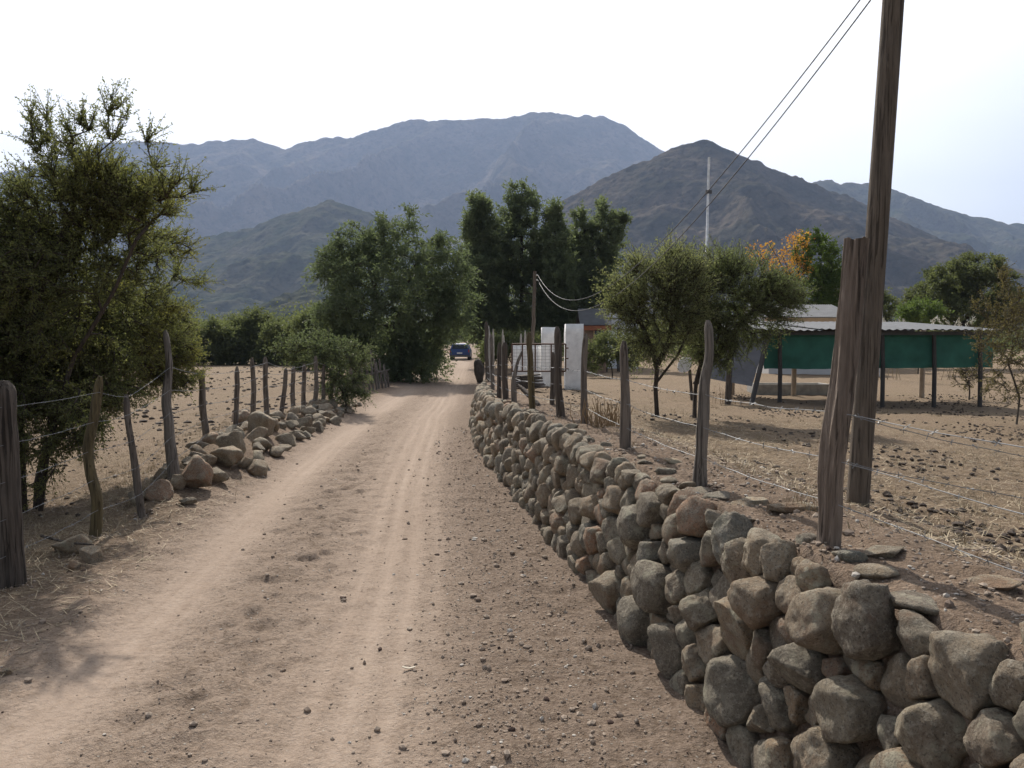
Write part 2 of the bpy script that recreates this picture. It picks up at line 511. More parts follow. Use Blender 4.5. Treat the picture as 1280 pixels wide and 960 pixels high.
def ground_mat():
    m, nt, b = new_mat('dry_earth')
    v = objvec(nt)
    tread, straw, gravel, lat, road = (attr(nt, k) for k in ('tread', 'straw', 'gravel', 'lat', 'roadmask'))
    big = noise(nt, v, 0.7, 5, 0.6)
    midn = noise(nt, v, 4.5, 6, 0.65)
    fine = noise(nt, v, 28, 5, 0.7)
    grain = noise(nt, v, 140, 3, 0.7)
    earth = mixc(nt, rngm(nt, midn, 0.32, 0.68), (0.17, 0.125, 0.093), (0.275, 0.21, 0.16))
    rd = mixc(nt, rngm(nt, midn, 0.35, 0.65), (0.265, 0.207, 0.163), (0.33, 0.263, 0.212))
    earth = mixc(nt, road, earth, rd)
    st = mixc(nt, rngm(nt, fine, 0.35, 0.68), (0.15, 0.112, 0.075), (0.31, 0.245, 0.165))
    st = mixc(nt, rngm(nt, big, 0.38, 0.62, 0, 0.7), st, (0.23, 0.172, 0.122))
    earth = mixc(nt, straw, earth, st)
    grv = mixc(nt, rngm(nt, fine, 0.35, 0.65), (0.19, 0.145, 0.114), (0.285, 0.226, 0.182))
    earth = mixc(nt, gravel, earth, grv)
    # soft dusty wheel tracks with lengthwise streaks
    cx = nt.nodes.new('ShaderNodeCombineXYZ'); sx = nt.nodes.new('ShaderNodeSeparateXYZ')
    nt.links.new(v, sx.inputs[0]); nt.links.new(math_(nt, 'MULTIPLY', lat, 15.0), cx.inputs[0]); nt.links.new(math_(nt, 'MULTIPLY', sx.outputs[1], 0.35), cx.inputs[1])
    streak = noise(nt, cx.outputs[0], 1.0, 4, 0.6)
    trd = mixc(nt, rngm(nt, streak, 0.32, 0.68), (0.285, 0.226, 0.182), (0.34, 0.276, 0.226))
    tf = math_(nt, 'MULTIPLY', tread, rngm(nt, midn, 0.2, 0.55, 0.55, 1.0))
    earth = mixc(nt, tf, earth, trd)
    # grains, small stones
    notrd = math_(nt, 'SUBTRACT', 1.0, math_(nt, 'MULTIPLY', tread, 0.6))
    g1 = math_(nt, 'MULTIPLY', rngm(nt, noise(nt, v, 34, 4, 0.7), 0.50, 0.66, 0, 0.75), notrd)
    earth = mixc(nt, g1, earth, (0.115, 0.084, 0.061))
    g2 = math_(nt, 'MULTIPLY', rngm(nt, noise(nt, v, 52, 4, 0.75), 0.56, 0.68, 0, 0.7), notrd)
    earth = mixc(nt, g2, earth, (0.40, 0.335, 0.265))
    g3 = math_(nt, 'MULTIPLY', rngm(nt, noise(nt, v, 11, 5, 0.7), 0.52, 0.66, 0, 0.5), notrd)
    earth = mixc(nt, g3, earth, (0.15, 0.11, 0.079))
    earth = mixc(nt, rngm(nt, grain, 0.35, 0.7, 0, 0.5), earth, (0.5, 0.42, 0.34), 'SOFT_LIGHT')
    vo = voro(nt, v, 42)
    sepc = nt.nodes.new('ShaderNodeSeparateColor'); nt.links.new(vo.outputs['Color'], sepc.inputs[0])
    dot = math_(nt, 'MULTIPLY', rngm(nt, vo.outputs['Distance'], 0.22, 0.30, 1, 0), rngm(nt, sepc.outputs[0], 0.80, 0.82, 0, 1))
    dot = math_(nt, 'MULTIPLY', dot, math_(nt, 'SUBTRACT', 1.0, math_(nt, 'MULTIPLY', tread, 0.8)))
    pcol = mixc(nt, sepc.outputs[1], (0.12, 0.09, 0.07), (0.42, 0.38, 0.33))
    earth = mixc(nt, dot, earth, pcol)
    nt.links.new(earth, b.inputs['Base Color'])
    b.inputs['Roughness'].default_value = 0.95
    b.inputs['Specular IOR Level'].default_value = 0.1
    hs = math_(nt, 'ADD', math_(nt, 'MULTIPLY', fine, 0.8), math_(nt, 'MULTIPLY', grain, 0.25))
    hs = math_(nt, 'ADD', hs, math_(nt, 'MULTIPLY', dot, 0.35))
    amt = math_(nt, 'SUBTRACT', 1.0, math_(nt, 'MULTIPLY', tread, 0.72))
    hs = math_(nt, 'MULTIPLY', hs, amt)
    n1 = bump(nt, None, hs, 1.0, 0.05)
    bump(nt, b, math_(nt, 'MULTIPLY', math_(nt, 'MULTIPLY', streak, tread), 1.0), 0.35, 0.012, n1)
    return m

def rock_mat(name, hue=0.0):
    m, nt, b = new_mat(name)
    v = objvec(nt)
    t = attr(nt, 'tint')
    wn_ = nt.nodes.new('ShaderNodeTexWhiteNoise'); wn_.noise_dimensions = '1D'; nt.links.new(t, wn_.inputs['W'])
    off = nt.nodes.new('ShaderNodeVectorMath'); off.operation = 'ADD'; nt.links.new(v, off.inputs[0]); 
    sc = nt.nodes.new('ShaderNodeVectorMath'); sc.operation = 'SCALE'; nt.links.new(wn_.outputs['Color'], sc.inputs[0]); sc.inputs['Scale'].default_value = 37.0
    nt.links.new(sc.outputs[0], off.inputs[1]); v = off.outputs[0]
    r = nt.nodes.new('ShaderNodeValToRGB')
    nt.links.new(wn_.outputs['Value'], r.inputs[0])
    cr = r.color_ramp
    cols = [(0.0, (0.31, 0.245, 0.17)), (0.2, (0.36, 0.26, 0.165)), (0.4, (0.20, 0.18, 0.14)), (0.58, (0.30, 0.25, 0.175)), (0.74, (0.19, 0.16, 0.122)), (0.86, (0.40, 0.23, 0.14)), (0.94, (0.215, 0.215, 0.185))]
    cr.elements[0].position = cols[0][0]; cr.elements[0].color = c4(cols[0][1])
    cr.elements[1].position = cols[1][0]; cr.elements[1].color = c4(cols[1][1])
    for p, c in cols[2:]:
        e = cr.elements.new(p); e.color = c4(c)
    cr.interpolation = 'CONSTANT'
    big = noise(nt, v, 5, 6, 0.7); fine = noise(nt, v, 55, 6, 0.75); pit = noise(nt, v, 18, 6, 0.7); sp = noise(nt, v, 120, 3, 0.7)
    base = mixc(nt, 0.0, r.outputs[0], (0.0, 0.0, 0.0))
    c = mixc(nt, rngm(nt, big, 0.35, 0.65, 0, 0.8), base, (0.15, 0.122, 0.095))
    c = mixc(nt, rngm(nt, pit, 0.48, 0.62, 0, 0.75), c, (0.33, 0.29, 0.225))
    c = mixc(nt, rngm(nt, fine, 0.52, 0.62, 0, 0.75), c, (0.40, 0.36, 0.29))
    c = mixc(nt, rngm(nt, sp, 0.55, 0.64, 0, 0.75), c, (0.06, 0.05, 0.042))
    lich = math_(nt, 'MULTIPLY', rngm(nt, noise(nt, v, 13, 6, 0.75), 0.52, 0.58), rngm(nt, noise(nt, v, 2.4, 2), 0.42, 0.6))
    c = mixc(nt, math_(nt, 'MULTIPLY', lich, 0.75), c, (0.37, 0.35, 0.265))
    rust = rngm(nt, noise(nt, v, 4.2, 4, 0.6), 0.58, 0.70, 0, 0.6)
    c = mixc(nt, rust, c, (0.19, 0.105, 0.062))
    nt.links.new(c, b.inputs['Base Color'])
    b.inputs['Roughness'].default_value = 0.9; b.inputs['Specular IOR Level'].default_value = 0.2
    n1 = bump(nt, None, pit, 0.9, 0.03)
    bump(nt, b, fine, 0.9, 0.018, n1)
    return m

M = {}
M['ground'] = ground_mat()
M['rock'] = rock_mat('field_stone')
M['post'] = wood_mat('weathered_post_wood', (0.085, 0.069, 0.057), (0.23, 0.195, 0.165))
M['post_dark'] = wood_mat('dark_post_wood', (0.05, 0.041, 0.034), (0.14, 0.115, 0.095))
M['post_black'] = wood_mat('blackened_post_wood', (0.022, 0.018, 0.015), (0.065, 0.052, 0.043))
M['post_grey'] = wood_mat('grey_post_wood', (0.1, 0.088, 0.076), (0.26, 0.23, 0.2))
M['post_yellow'] = wood_mat('lichen_post_wood', (0.065, 0.052, 0.032), (0.17, 0.135, 0.07))
M['gnarled'] = wood_mat('gnarled_post_wood', (0.09, 0.069, 0.055), (0.285, 0.228, 0.185), 0.8)
M['pole'] = wood_mat('treated_pole_wood', (0.095, 0.077, 0.06), (0.18, 0.147, 0.117), 1.2)
M['bark'] = wood_mat('tree_bark', (0.035, 0.027, 0.021), (0.09, 0.07, 0.055))
M['wire'] = simple_mat('galvanised_wire', (0.22, 0.225, 0.23), 0.6, 0.5)
M['cable'] = simple_mat('black_cable', (0.05, 0.05, 0.055), 0.5)

build_ground()

# ------------------------------------------------------------------ mountains
def mountain_mat(name, dark, light, scale):
    m, nt, b = new_mat(name)
    v = objvec(nt)
    n1 = noise(nt, v, 0.012 * scale, 6, 0.62)
    n2 = noise(nt, v, 0.06 * scale, 5, 0.7)
    vo = voro(nt, v, 0.09 * scale)
    c = mixc(nt, rngm(nt, n1, 0.35, 0.65), dark, light)
    c = mixc(nt, rngm(nt, n2, 0.5, 0.62, 0, 0.75), c, [x * 0.5 for x in dark])
    c = mixc(nt, rngm(nt, noise(nt, v, 0.025 * scale, 6, 0.7), 0.63, 0.74, 0, 0.35), c, (0.19, 0.15, 0.115))
    nt.links.new(c, b.inputs['Base Color'])
    b.inputs['Roughness'].default_value = 1.0; b.inputs['Specular IOR Level'].default_value = 0.0
    h = math_(nt, 'ADD', math_(nt, 'MULTIPLY', vo.outputs['Distance'], -0.6), n2)
    bump(nt, b, h, 0.8, 5.0 / scale)
    return m

def mountain(name, sil, D, front, back, mat, seed, spur, skew, amp, nx=420, ny=200, jag=2.0):
    sil = np.array(sil, float)
    P = np.array([atd(px, py, D) for px, py in sil])
    xs = np.linspace(P[0, 0], P[-1, 0], nx)
    hc = np.interp(xs, P[:, 0], P[:, 2])
    k = np.exp(-0.5 * (np.arange(-4, 5) / 0.8) ** 2); k /= k.sum()
    hc = np.convolve(np.pad(hc, 4, 'edge'), k, 'valid')
    q = np.concatenate([np.linspace(0, 1, int(ny * 0.8), endpoint=False), np.linspace(1, 2, ny - int(ny * 0.8))])
    Q, X = np.meshgrid(q, xs, indexing='ij')
    Hc = np.broadcast_to(hc, X.shape)
    Y = np.where(Q <= 1, front + (D - front) * Q, D + (back - D) * (Q - 1))
    p = np.where(Q <= 1, Q, np.clip(2 - Q, 0, 1))
    sx = (X + skew * (D - Y)) / spur
    warp = fbm(X / spur * 0.8, Y / spur * 0.8, oct=2, seed=seed + 9) * 0.6
    rd = ridged(sx + warp, Y / spur * 0.32, 4, seed)
    rd2 = fbm(X / spur * 3.1, Y / spur * 3.1, oct=4, seed=seed + 5)
    rd = rd + 0.17 * (ridged((X + skew * 1.6 * (D - Y)) / spur * 2.7 + warp * 1.5, Y / spur * 0.9, 4, seed + 40) - 0.6)
    base = p ** 1.25
    env = np.sin(np.pi * np.clip(p, 0, 1)) ** 0.8
    Z = Hc * (base + env * amp * (rd - 0.62) + env * amp * 0.18 * rd2)
    Z += jag * rd2 * 2 + jag * vnoise(X / spur * 14, Y / spur * 14, seed=seed + 3) * 1.1 + jag * vnoise(X / spur * 40, Y / spur * 40, seed=seed + 4) * 0.6
    fade = sstep(0, 0.06, p)
    Z = np.maximum(Z, -2) * fade + (-6) * (1 - fade)
    edge = sstep(0, 0.03, (X - xs[0]) / (xs[-1] - xs[0])) * sstep(0, 0.03, (xs[-1] - X) / (xs[-1] - xs[0]))
    Z = Z * edge - 6 * (1 - edge)
    ny_, nx_ = X.shape
    i, j = np.meshgrid(np.arange(ny_ - 1), np.arange(nx_ - 1), indexing='ij')
    qd = np.stack([i * nx_ + j, i * nx_ + j + 1, (i + 1) * nx_ + j + 1, (i + 1) * nx_ + j], -1).reshape(-1, 4)
    o = mesh_np(name, np.stack([X, Y, Z], -1).reshape(-1, 3), [qd], mat)
    kind(o, 'structure')
    return o

M['scrub_far'] = mountain_mat('mountain_scrub', (0.05, 0.052, 0.034), (0.15, 0.12, 0.09), 0.6)
M['scrub_mid'] = mountain_mat('hillside_scrub', (0.034, 0.044, 0.024), (0.088, 0.082, 0.054), 1.0)
M['scrub_brown'] = mountain_mat('brown_hillside', (0.04, 0.04, 0.028), (0.10, 0.082, 0.062), 1.0)
mountain('mountain', [(-900, 380), (-350, 290), (-150, 240), (0, 215), (60, 203), (130, 178), (200, 177), (250, 181), (290, 175), (315, 170), (355, 188), (380, 178), (410, 170), (440, 172), (465, 165), (480, 158), (510, 150), (560, 149), (640, 147), (665, 138), (690, 140), (720, 146), (750, 144), (775, 152), (800, 168), (830, 187), (870, 215), (950, 265), (1100, 330), (1500, 390)], 4300, 1900, 6200, M['scrub_far'], 101, 620, 0.55, 0.36, 900, 260, 7)
mountain('mountain', [(760, 400), (900, 270), (1020, 227), (1050, 229), (1110, 235), (1150, 250), (1200, 268), (1250, 278), (1280, 281), (1400, 300), (1600, 340), (1900, 385), (2300, 415)], 2700, 1500, 3600, M['scrub_mid'], 151, 420, -0.4, 0.32, 420, 160, 5)
mountain('hill', [(480, 424), (560, 400), (640, 330), (700, 252), (740, 232), (780, 212), (830, 190), (860, 180), (885, 174), (910, 186), (940, 200), (990, 220), (1050, 240), (1090, 258), (1150, 290), (1210, 320), (1250, 345), (1330, 375), (1450, 405), (1560, 422)], 1500, 760, 2050, M['scrub_brown'], 201, 260, -0.5, 0.24, 620, 240, 2.6)
mountain('hill', [(-700, 340), (-400, 320), (0, 335), (150, 328), (230, 300), (300, 288), (350, 270), (410, 250), (450, 262), (500, 285), (560, 320), (640, 370), (720, 410), (780, 424)], 1900, 950, 2500, M['scrub_mid'], 251, 300, 0.35, 0.28, 560, 220, 3.4)
mountain('hill', [(160, 424), (240, 412), (300, 400), (340, 382), (400, 352), (470, 332), (560, 345), (700, 385), (800, 424)], 1000, 560, 1300, M['scrub_mid'], 301, 170, 0.5, 0.32, 340, 150, 2.4)

# ------------------------------------------------------------------ air
def build_haze():
    mb = MB().box((-6400, -130, -9), (6400, 7100, 1420))
    m = bpy.data.materials.new('thin_haze'); m.use_nodes = True
    nt = m.node_tree; nt.nodes.remove(nt.nodes['Principled BSDF'])
    pv = nt.nodes.new('ShaderNodeVolumePrincipled')
    pv.inputs['Color'].default_value = (0.52, 0.67, 1.0, 1)
    pv.inputs['Density'].default_value = 0.000125
    pv.inputs['Anisotropy'].default_value = 0.1
    nt.links.new(pv.outputs[0], nt.nodes['Material Output'].inputs['Volume'])
    o = mb.build('haze', m)
    kind(o, 'stuff')
    o['label'] = 'thin blue haze in front of the mountains'
build_haze()

# ------------------------------------------------------------------ stones
def stone_shape(sub, R, nb, r0, lump, facets, seed, hlo=0.60, hhi=0.88, cut=0.85):
    """rounded field stone: half sizes R (along, up, deep), pressed flat against neighbours nb [(dx,dy,rj)]"""
    g = np.random.default_rng(seed)
    V, T = ico(sub)
    ox = g.uniform(0, 100, 3)
    n = fbm(V[:, 0] * 1.3 + ox[0], V[:, 1] * 1.3 + ox[1], V[:, 2] * 1.3 + ox[2], oct=2, seed=3)
    # a boxier round: superellipsoid
    e = g.uniform(2.2, 2.9)
    k = (np.abs(V) ** e).sum(1) ** (-1 / e)
    P = V * (k * (1 + lump * n))[:, None]
    for q in range(facets):
        d = g.normal(size=3); d /= np.linalg.norm(d)
        h = g.uniform(hlo, hhi)
        s = P @ d
        ex = np.maximum(s - h, 0)
        P = P - (ex * cut)[:, None] * d
    a = g.uniform(0, 2 * np.pi) if nb is None else 0
    if a:
        c, s_ = math.cos(a), math.sin(a)
        P = P @ np.array([[c, -s_, 0], [s_, c, 0], [0, 0, 1]])
    P = P * np.asarray(R)
    if nb:
        q = g.normal(0.35, 0.55); c, s_ = math.cos(q), math.sin(q)
        P = P @ np.array([[c, s_, 0], [-s_, c, 0], [0, 0, 1]])
    if nb:
        for dx, dy, rj in nb:
            d = math.hypot(dx, dy)
            b = (d * d + r0 * r0 - rj * rj) / (2 * d) - 0.003
            b = max(b, 0.35 * r0)
            s = (P[:, 0] * dx + P[:, 1] * dy) / d
            kk = 0.30 * b
            h = np.clip(0.5 + 0.5 * (b - s) / kk, 0, 1)
            sm = b * (1 - h) + s * h - kk * h * (1 - h)
            ds = np.minimum(sm - s, 0)
            P[:, 0] += ds * dx / d; P[:, 1] += ds * dy / d
    m = float(np.mean(R))
    n2 = fbm(P[:, 0] / m * 2.6 + ox[1], P[:, 1] / m * 2.6 + ox[2], P[:, 2] / m * 2.6 + ox[0], oct=3, seed=8)
    n3 = fbm(P[:, 0] / m * 8 + ox[1], P[:, 1] / m * 8, P[:, 2] / m * 8 + ox[0], oct=3, seed=12)
    P = P * (1 + 0.10 * n2 + 0.028 * n3)[:, None]
    return P, T

def build_wall():
    Y0, Y1 = 0.35, 27.0
    S = []          # s (y along), t (up), r
    g = np.random.default_rng(5)
    arr = np.zeros((0, 3))
    for r_hi, r_lo, tries in ((0.135, 0.108, 330), (0.108, 0.083, 1500), (0.083, 0.062, 8500), (0.062, 0.046, 16000), (0.046, 0.032, 9000)):
        for _ in range(tries):
            y = g.uniform(Y0, Y1); r = g.uniform(r_lo, r_hi)
            H = float(wall_h(y)) - np.interp(y, [0.5, 2.4, 4, 7, 14], [0.12, 0.105, 0.075, 0.05, 0.015])
            if r > H * 0.42 + 0.02: continue
            if y > 10 and r < 0.055: continue
            t = g.uniform(0.0, H - r * 0.85)
            if r > 0.10 and (y > 5 or g.random() < 0.3): continue
            if r > 0.10 and t > H - r - 0.05: continue
            if len(arr):
                near = np.abs(arr[:, 0] - y) < 0.5
                a = arr[near]
                d = np.hypot((a[:, 0] - y) / 1.08, (a[:, 1] - t) / 0.95)
                if (d < (a[:, 2] + r) * 0.89).any(): continue
            arr = np.vstack([arr, (y, t, r)])
    root = thing('stone_wall', 'long dry stone retaining wall of rounded field stones along the right of the dirt road', 'stone wall', (float(wall_x(4.0)), 4.0, 0))
    # size in the picture: distance and radius
    built = []
    for k, (y, t, r) in enumerate(arr):
        d = np.hypot((arr[:, 0] - y), (arr[:, 1] - t))
        nbk = np.where((d < (arr[:, 2] + r) * 1.5) & (d > 0))[0]
        nb = [((arr[j, 0] - y), arr[j, 1] - t, arr[j, 2]) for j in nbk]
        sub = 5 if (y < 3.6 and r > 0.06) else 4 if y < 6.5 else (3 if y < 12 else 2)
        st = g.uniform(1.3, 1.6); ar = g.uniform(0.95, 1.28)
        if y > 0 and g.random() < 0.25: ar *= 1.15
        P, T = stone_shape(sub, (r * st * ar, r * st / ar, r * g.uniform(0.9, 1.3)), nb, r, 0.24, int(g.integers(3, 9)), 1000 + k, 0.58, 0.9, 0.85)
        # small tilt
        P = P @ np.array(Matrix.Rotation(g.normal() * 0.12, 3, 'Z')) @ np.array(Matrix.Rotation(g.normal() * 0.16, 3, 'X'))
        H = float(wall_h(y))
        dx = float(wall_x(y + 0.05) - wall_x(y - 0.05)) / 0.1
        L = math.hypot(dx, 1)
        Tv = np.array([dx / L, 1 / L, 0]); Nv = np.array([-1 / L, dx / L, 0])
        C = np.array([float(wall_x(y)), y, 0]) - Nv * (0.10 + 0.15 * t / max(H, 0.3) - g.normal() * 0.018)
        Wd = C + P[:, :1] * Tv + (P[:, 1:2] + t) * np.array([0, 0, 1]) + P[:, 2:] * Nv
        built.append((r / max(y, 1.6), y, Wd, T, g.uniform(0, 1)))
    # loose rubble and small flat pieces bedded along the top of the wall
    k2 = 0
    yy = 0.6
    while yy < 20:
        r = g.uniform(0.035, 0.075); yy += r * g.uniform(2.0, 6.5); k2 += 1
        u = g.uniform(0.25, 0.42)
        P, T = stone_shape(3, (r * g.uniform(1.1, 1.6), r, r * g.uniform(0.45, 0.7)), [], r, 0.25, int(g.integers(5, 10)), 3000 + k2, 0.55, 0.85, 0.95)
        Rm = np.array(Matrix.Rotation(g.uniform(0, 6.28), 3, 'Z') @ Matrix.Rotation(g.normal() * 0.2, 3, 'X'))
        x = float(wall_x(yy)) + u
        built.append((0.0, yy, P @ Rm + np.array([x, yy, gz(x, yy) + r * 0.02]), T, g.uniform(0, 1)))
    vis = [b for b in built if b[1] > 1.55]
    vis.sort(key=lambda b: -b[0])
    ids = set(id(b) for b in vis[:100])
    rest = MB()
    for b in built:
        if id(b) in ids:
            mesh_np('stone', b[2], [b[3]], M['rock'], root, True, {'tint': np.full(len(b[2]), b[4])})
        else:
            rest.add(b[2], b[3], at=b[4])
    o = rest.build('stones', M['rock'], root, True, 'tint')
    kind(o, 'stuff')
    return len(built)
print('wall stones', build_wall())

# flat and loose stones on the terrace behind the wall
def rock(name, px, py, wpx, hpx, label, cat='rock', group=None, seed=0, lift=0.25, tint=None, sub=4, flat=None, P0=None):
    p = hit(px, py) if P0 is None else np.array(P0, float)
    dist = p[1]
    rx = 0.5 * wpx * dist / F; rz = 0.5 * hpx * dist / F
    ry = 0.5 * (rx + rz) if flat is None else flat
    g = np.random.default_rng(seed)
    P, T = stone_shape(sub, (rx * 1.08, ry, rz * 1.1), None if False else [], rx, 0.22, int(g.integers(7, 12)), 5000 + seed, 0.5, 0.82, 0.97)
    R = np.array(Matrix.Rotation(g.normal() * 0.25, 3, 'Z') @ Matrix.Rotation(g.normal() * 0.12, 3, 'Y'))
    P = P @ R
    c = p + np.array([0, ry * 0.6, rz * (1 - 2 * lift) + 0.0])
    o = mesh_np(name, P + c, [T], M['rock'], None, True, {'tint': np.full(len(P), g.uniform() if tint is None else tint)}, loc=tuple(c))
    return tag(o, label, cat, group)

rock('flat_stone', 945, 628, 52, 18, 'flat blue grey stone on the terrace between the leaning post and the gnarled post', 'flat stone', None, 1, 0.3, 0.97, flat=0.06)
rock('flat_stone', 990, 641, 66, 15, 'long pale flat stone just left of the gnarled post', 'flat stone', None, 2, 0.3, 0.65, flat=0.06)
rock('flat_stone', 1112, 697, 62, 16, 'low brown slab lying in the dirt right of the gnarled post', 'flat stone', None, 3, 0.3, 0.25, flat=0.07)
rock('flat_stone', 1250, 738, 60, 12, 'pale half buried slab at the right edge of the terrace', 'flat stone', None, 4, 0.4, 0.65, flat=0.07)
rock('flat_stone', 845, 582, 26, 10, 'small blue grey stone on the dirt beside the third fence post', 'flat stone', None, 6, 0.3, 0.97, sub=3)

# ------------------------------------------------------------------ rocks heaped along the left fence
RG = 'rocks heaped along the left fence'
named = [
 (86, 694, 56, 26, 'broad pale brown slab beside the thick corner post', 0.7),
 (113, 703, 32, 22, 'blunt grey block at the foot of the bent lichen post', 0.45),
 (90, 711, 16, 15, 'small white stone by the grey block at the left fence', 0.65),
 (221, 612, 26, 24, 'bluish grey stone at the foot of the tall forked post', 0.97),
 (194, 626, 34, 26, 'reddish brown stone behind the thin leaning left post', 0.9),
 (241, 612, 38, 50, 'tall upright brown boulder right of the tall forked post', 0.05),
 (267, 604, 30, 22, 'rounded tan stone at the road side of the tall upright boulder', 0.25),
 (278, 583, 46, 30, 'wide grey brown boulder with pale face above the rounded tan stone', 0.45),
 (287, 574, 40, 38, 'large smooth brown boulder in the left heap behind the wide boulder', 0.25),
 (325, 545, 42, 38, 'big domed brown boulder midway along the left heap', 0.27),
 (303, 532, 30, 22, 'whitish boulder on top of the left heap', 0.67),
 (168, 632, 30, 22, 'dark stone at the near end of the left heap', 0.8),
 (232, 633, 22, 10, 'dark flat stone lying loose on the verge in front of the heap', 0.8),
 (6, 840, 14, 9, 'small grey stone at the left edge of the road', 0.45),
]
NR = []
for k, (px, py, w, h, lab, tint) in enumerate(named):
    o = rock('rock', px, py, w, h, lab, 'rock', RG if k not in (13,) else None, 20 + k, 0.16, tint)
    NR.append((o.location.x, o.location.y, w * o.location.y / F * 0.5))
g = np.random.default_rng(77)
placed = list(NR)
cnt = 0
for layer in (0, 1):
    for _ in range(900):
        y = 7.7 + 11.6 * g.random() ** 0.8
        v = g.uniform(0.0, 0.95) if layer == 0 else g.uniform(0.1, 0.55)
        if y < 9: v = g.uniform(0.05, 0.6)
        x = float(fence_x(y)) + v
        r = g.uniform(0.075, 0.175) * (0.9 if y > 12 else 1) * (0.85 if layer else 1)
        lay = [p for p in placed if (len(p) == 3 or p[3] == layer)]
        if any(math.hypot(p[0] - x, p[1] - y) < (p[2] + r) * (0.78 if layer == 0 else 0.85) for p in lay): continue
        cnt += 1
        if layer == 0: placed.append((x, y, r, 0))
        else: placed.append((x, y, r, 1))
        sub = 4 if y < 9 else 3
        rr = np.array([r * g.uniform(0.95, 1.35), r * g.uniform(0.8, 1.1), r * g.uniform(0.6, 0.9)])
        P, T = stone_shape(sub, rr, [], r, 0.25, int(g.integers(7, 12)), 7000 + cnt, 0.5, 0.82, 0.97)
        R = np.array(Matrix.Rotation(g.uniform(0, 6.28), 3, 'Z') @ Matrix.Rotation(g.normal() * 0.3, 3, 'Y') @ Matrix.Rotation(g.normal() * 0.3, 3, 'X'))
        c = np.array([x, y, gz(x, y) + rr[2] * (0.45 if layer == 0 else 1.25)])
        o = mesh_np('rock', P @ R + c, [T], M['rock'], None, True, {'tint': np.full(len(P), g.random())}, loc=tuple(c))
        tag(o, 'plain angular brown or grey rock jumbled in the heap under the left wire fence', 'rock', RG)
        if cnt > 120: break
print('rocks', cnt)

# ------------------------------------------------------------------ fences
def post_mesh(mb, pts, r0, r1, seed, n=12, m=26, gnarl=0.12, tip=True, under=0.12):
    """crooked round post through world points pts (base first)"""
    pts = np.array(pts, float)
    L = np.concatenate([[0], np.cumsum(np.linalg.norm(np.diff(pts, axis=0), axis=1))])
    s = np.linspace(0, L[-1], m)
    P = np.stack([np.interp(s, L, pts[:, k]) for k in range(3)], 1)
    k = np.array([1, 2, 3, 2, 1.0]); k /= k.sum()
    for _ in range(2):
        Pp = np.vstack([2 * P[0] - P[2:0:-1], P, 2 * P[-1] - P[-2:-4:-1]])
        P = np.stack([np.convolve(Pp[:, c], k, 'valid') for c in range(3)], 1)
    P[:, 0] += 0.25 * r0 * fbm(s * 3.0, s * 0 + seed, oct=2, seed=seed)
    P = np.vstack([P[0] - (0, 0, under), P])
    t = np.linspace(0, 1, len(P))
    R = r0 + (r1 - r0) * t
    R = R * (1 + 0.12 * fbm(t * 5, t * 0 + 2.2, oct=2, seed=seed + 1))
    if tip is True: R[-1] *= 0.45; R[-2] *= 0.85
    def rf(tt, th):
        c, s_ = np.cos(th), np.sin(th)
        return 1 + gnarl * (1.6 * fbm(c * 1.7 + seed, s_ * 1.7, tt * 2.0 + 0 * c, oct=3, seed=seed) + 0.5 * vnoise(c * 6 + 0 * tt, s_ * 6 + 0 * tt, tt * 3 + 0 * c, seed=seed + 4))
    if tip == 'broken':
        V, Q = tube_arr(P, R, n, rf)
        k = np.arange(n)
        V[-n:, 2] += 0.17 * r0 * fbm(np.cos(k / n * 6.283) * 1.3, np.sin(k / n * 6.283) * 1.3 + seed, oct=3, seed=seed) * 2
        top = V[-n:]
        c = top.mean(0) - (0, 0, 0.02)
        mb.add(np.vstack([V, c]), Q)
        mb.add(np.vstack([top, c]), np.stack([k, (k + 1) % n, np.full(n, n)], 1))
        return
    mb.tube(P, R, n, True, rf)

def px_post(fence, base, ups, wpx, mat, seed, n=12, m=26, gnarl=0.12, Y=None, taper=0.8, label=None, name='post', dY=0.0, tip=True):
    """post from photo pixels: base on the ground, further points at the same distance"""
    p0 = hit(*base) if Y is None else None
    if Y is not None:
        p0 = atd(base[0], base[1], Y); p0[2] = gz(p0[0], p0[1])
    pts = [p0] + [atd(x, y, p0[1] + dY * (k + 1)) for k, (x, y) in enumerate(ups)]
    r = 0.5 * wpx * p0[1] / F
    mb = MB()
    post_mesh(mb, pts, r * 1.05, r * taper, seed, n, m, gnarl, tip)
    o = mb.build(name, M[mat], fence, True, None)
    if label: o['label'] = label
    return pts

def along(pts, h):
    """point on a post at height h above its base"""
    pts = np.array(pts); z = pts[:, 2] - pts[0, 2]
    return np.array([np.interp(h, z, pts[:, k]) for k in range(3)])

def barbed(mb, A, B, sag, seed, twist=True, barb=0.13, r=0.0017):
    A, B = np.array(A), np.array(B)
    L = np.linalg.norm(B - A)
    n = max(4, int(L / 0.12))
    t = np.linspace(0, 1, n)
    P = A + t[:, None] * (B - A)
    P[:, 2] -= sag * 4 * t * (1 - t)
    P[:, 2] += 0.006 * fbm(t * 9, t * 0 + seed, oct=2, seed=seed)
    mb.tube(P, r, 5, False)
    g = np.random.default_rng(seed)
    for k in range(int(L / barb)):
        q = (k + 0.5) * barb / L
        c = np.array([np.interp(q, t, P[:, j]) for j in range(3)])
        for _ in range(2):
            d = g.normal(size=3); d /= np.linalg.norm(d)
            mb.tube(np.array([c - d * 0.014, c + d * 0.014]), 0.0016, 3, False)

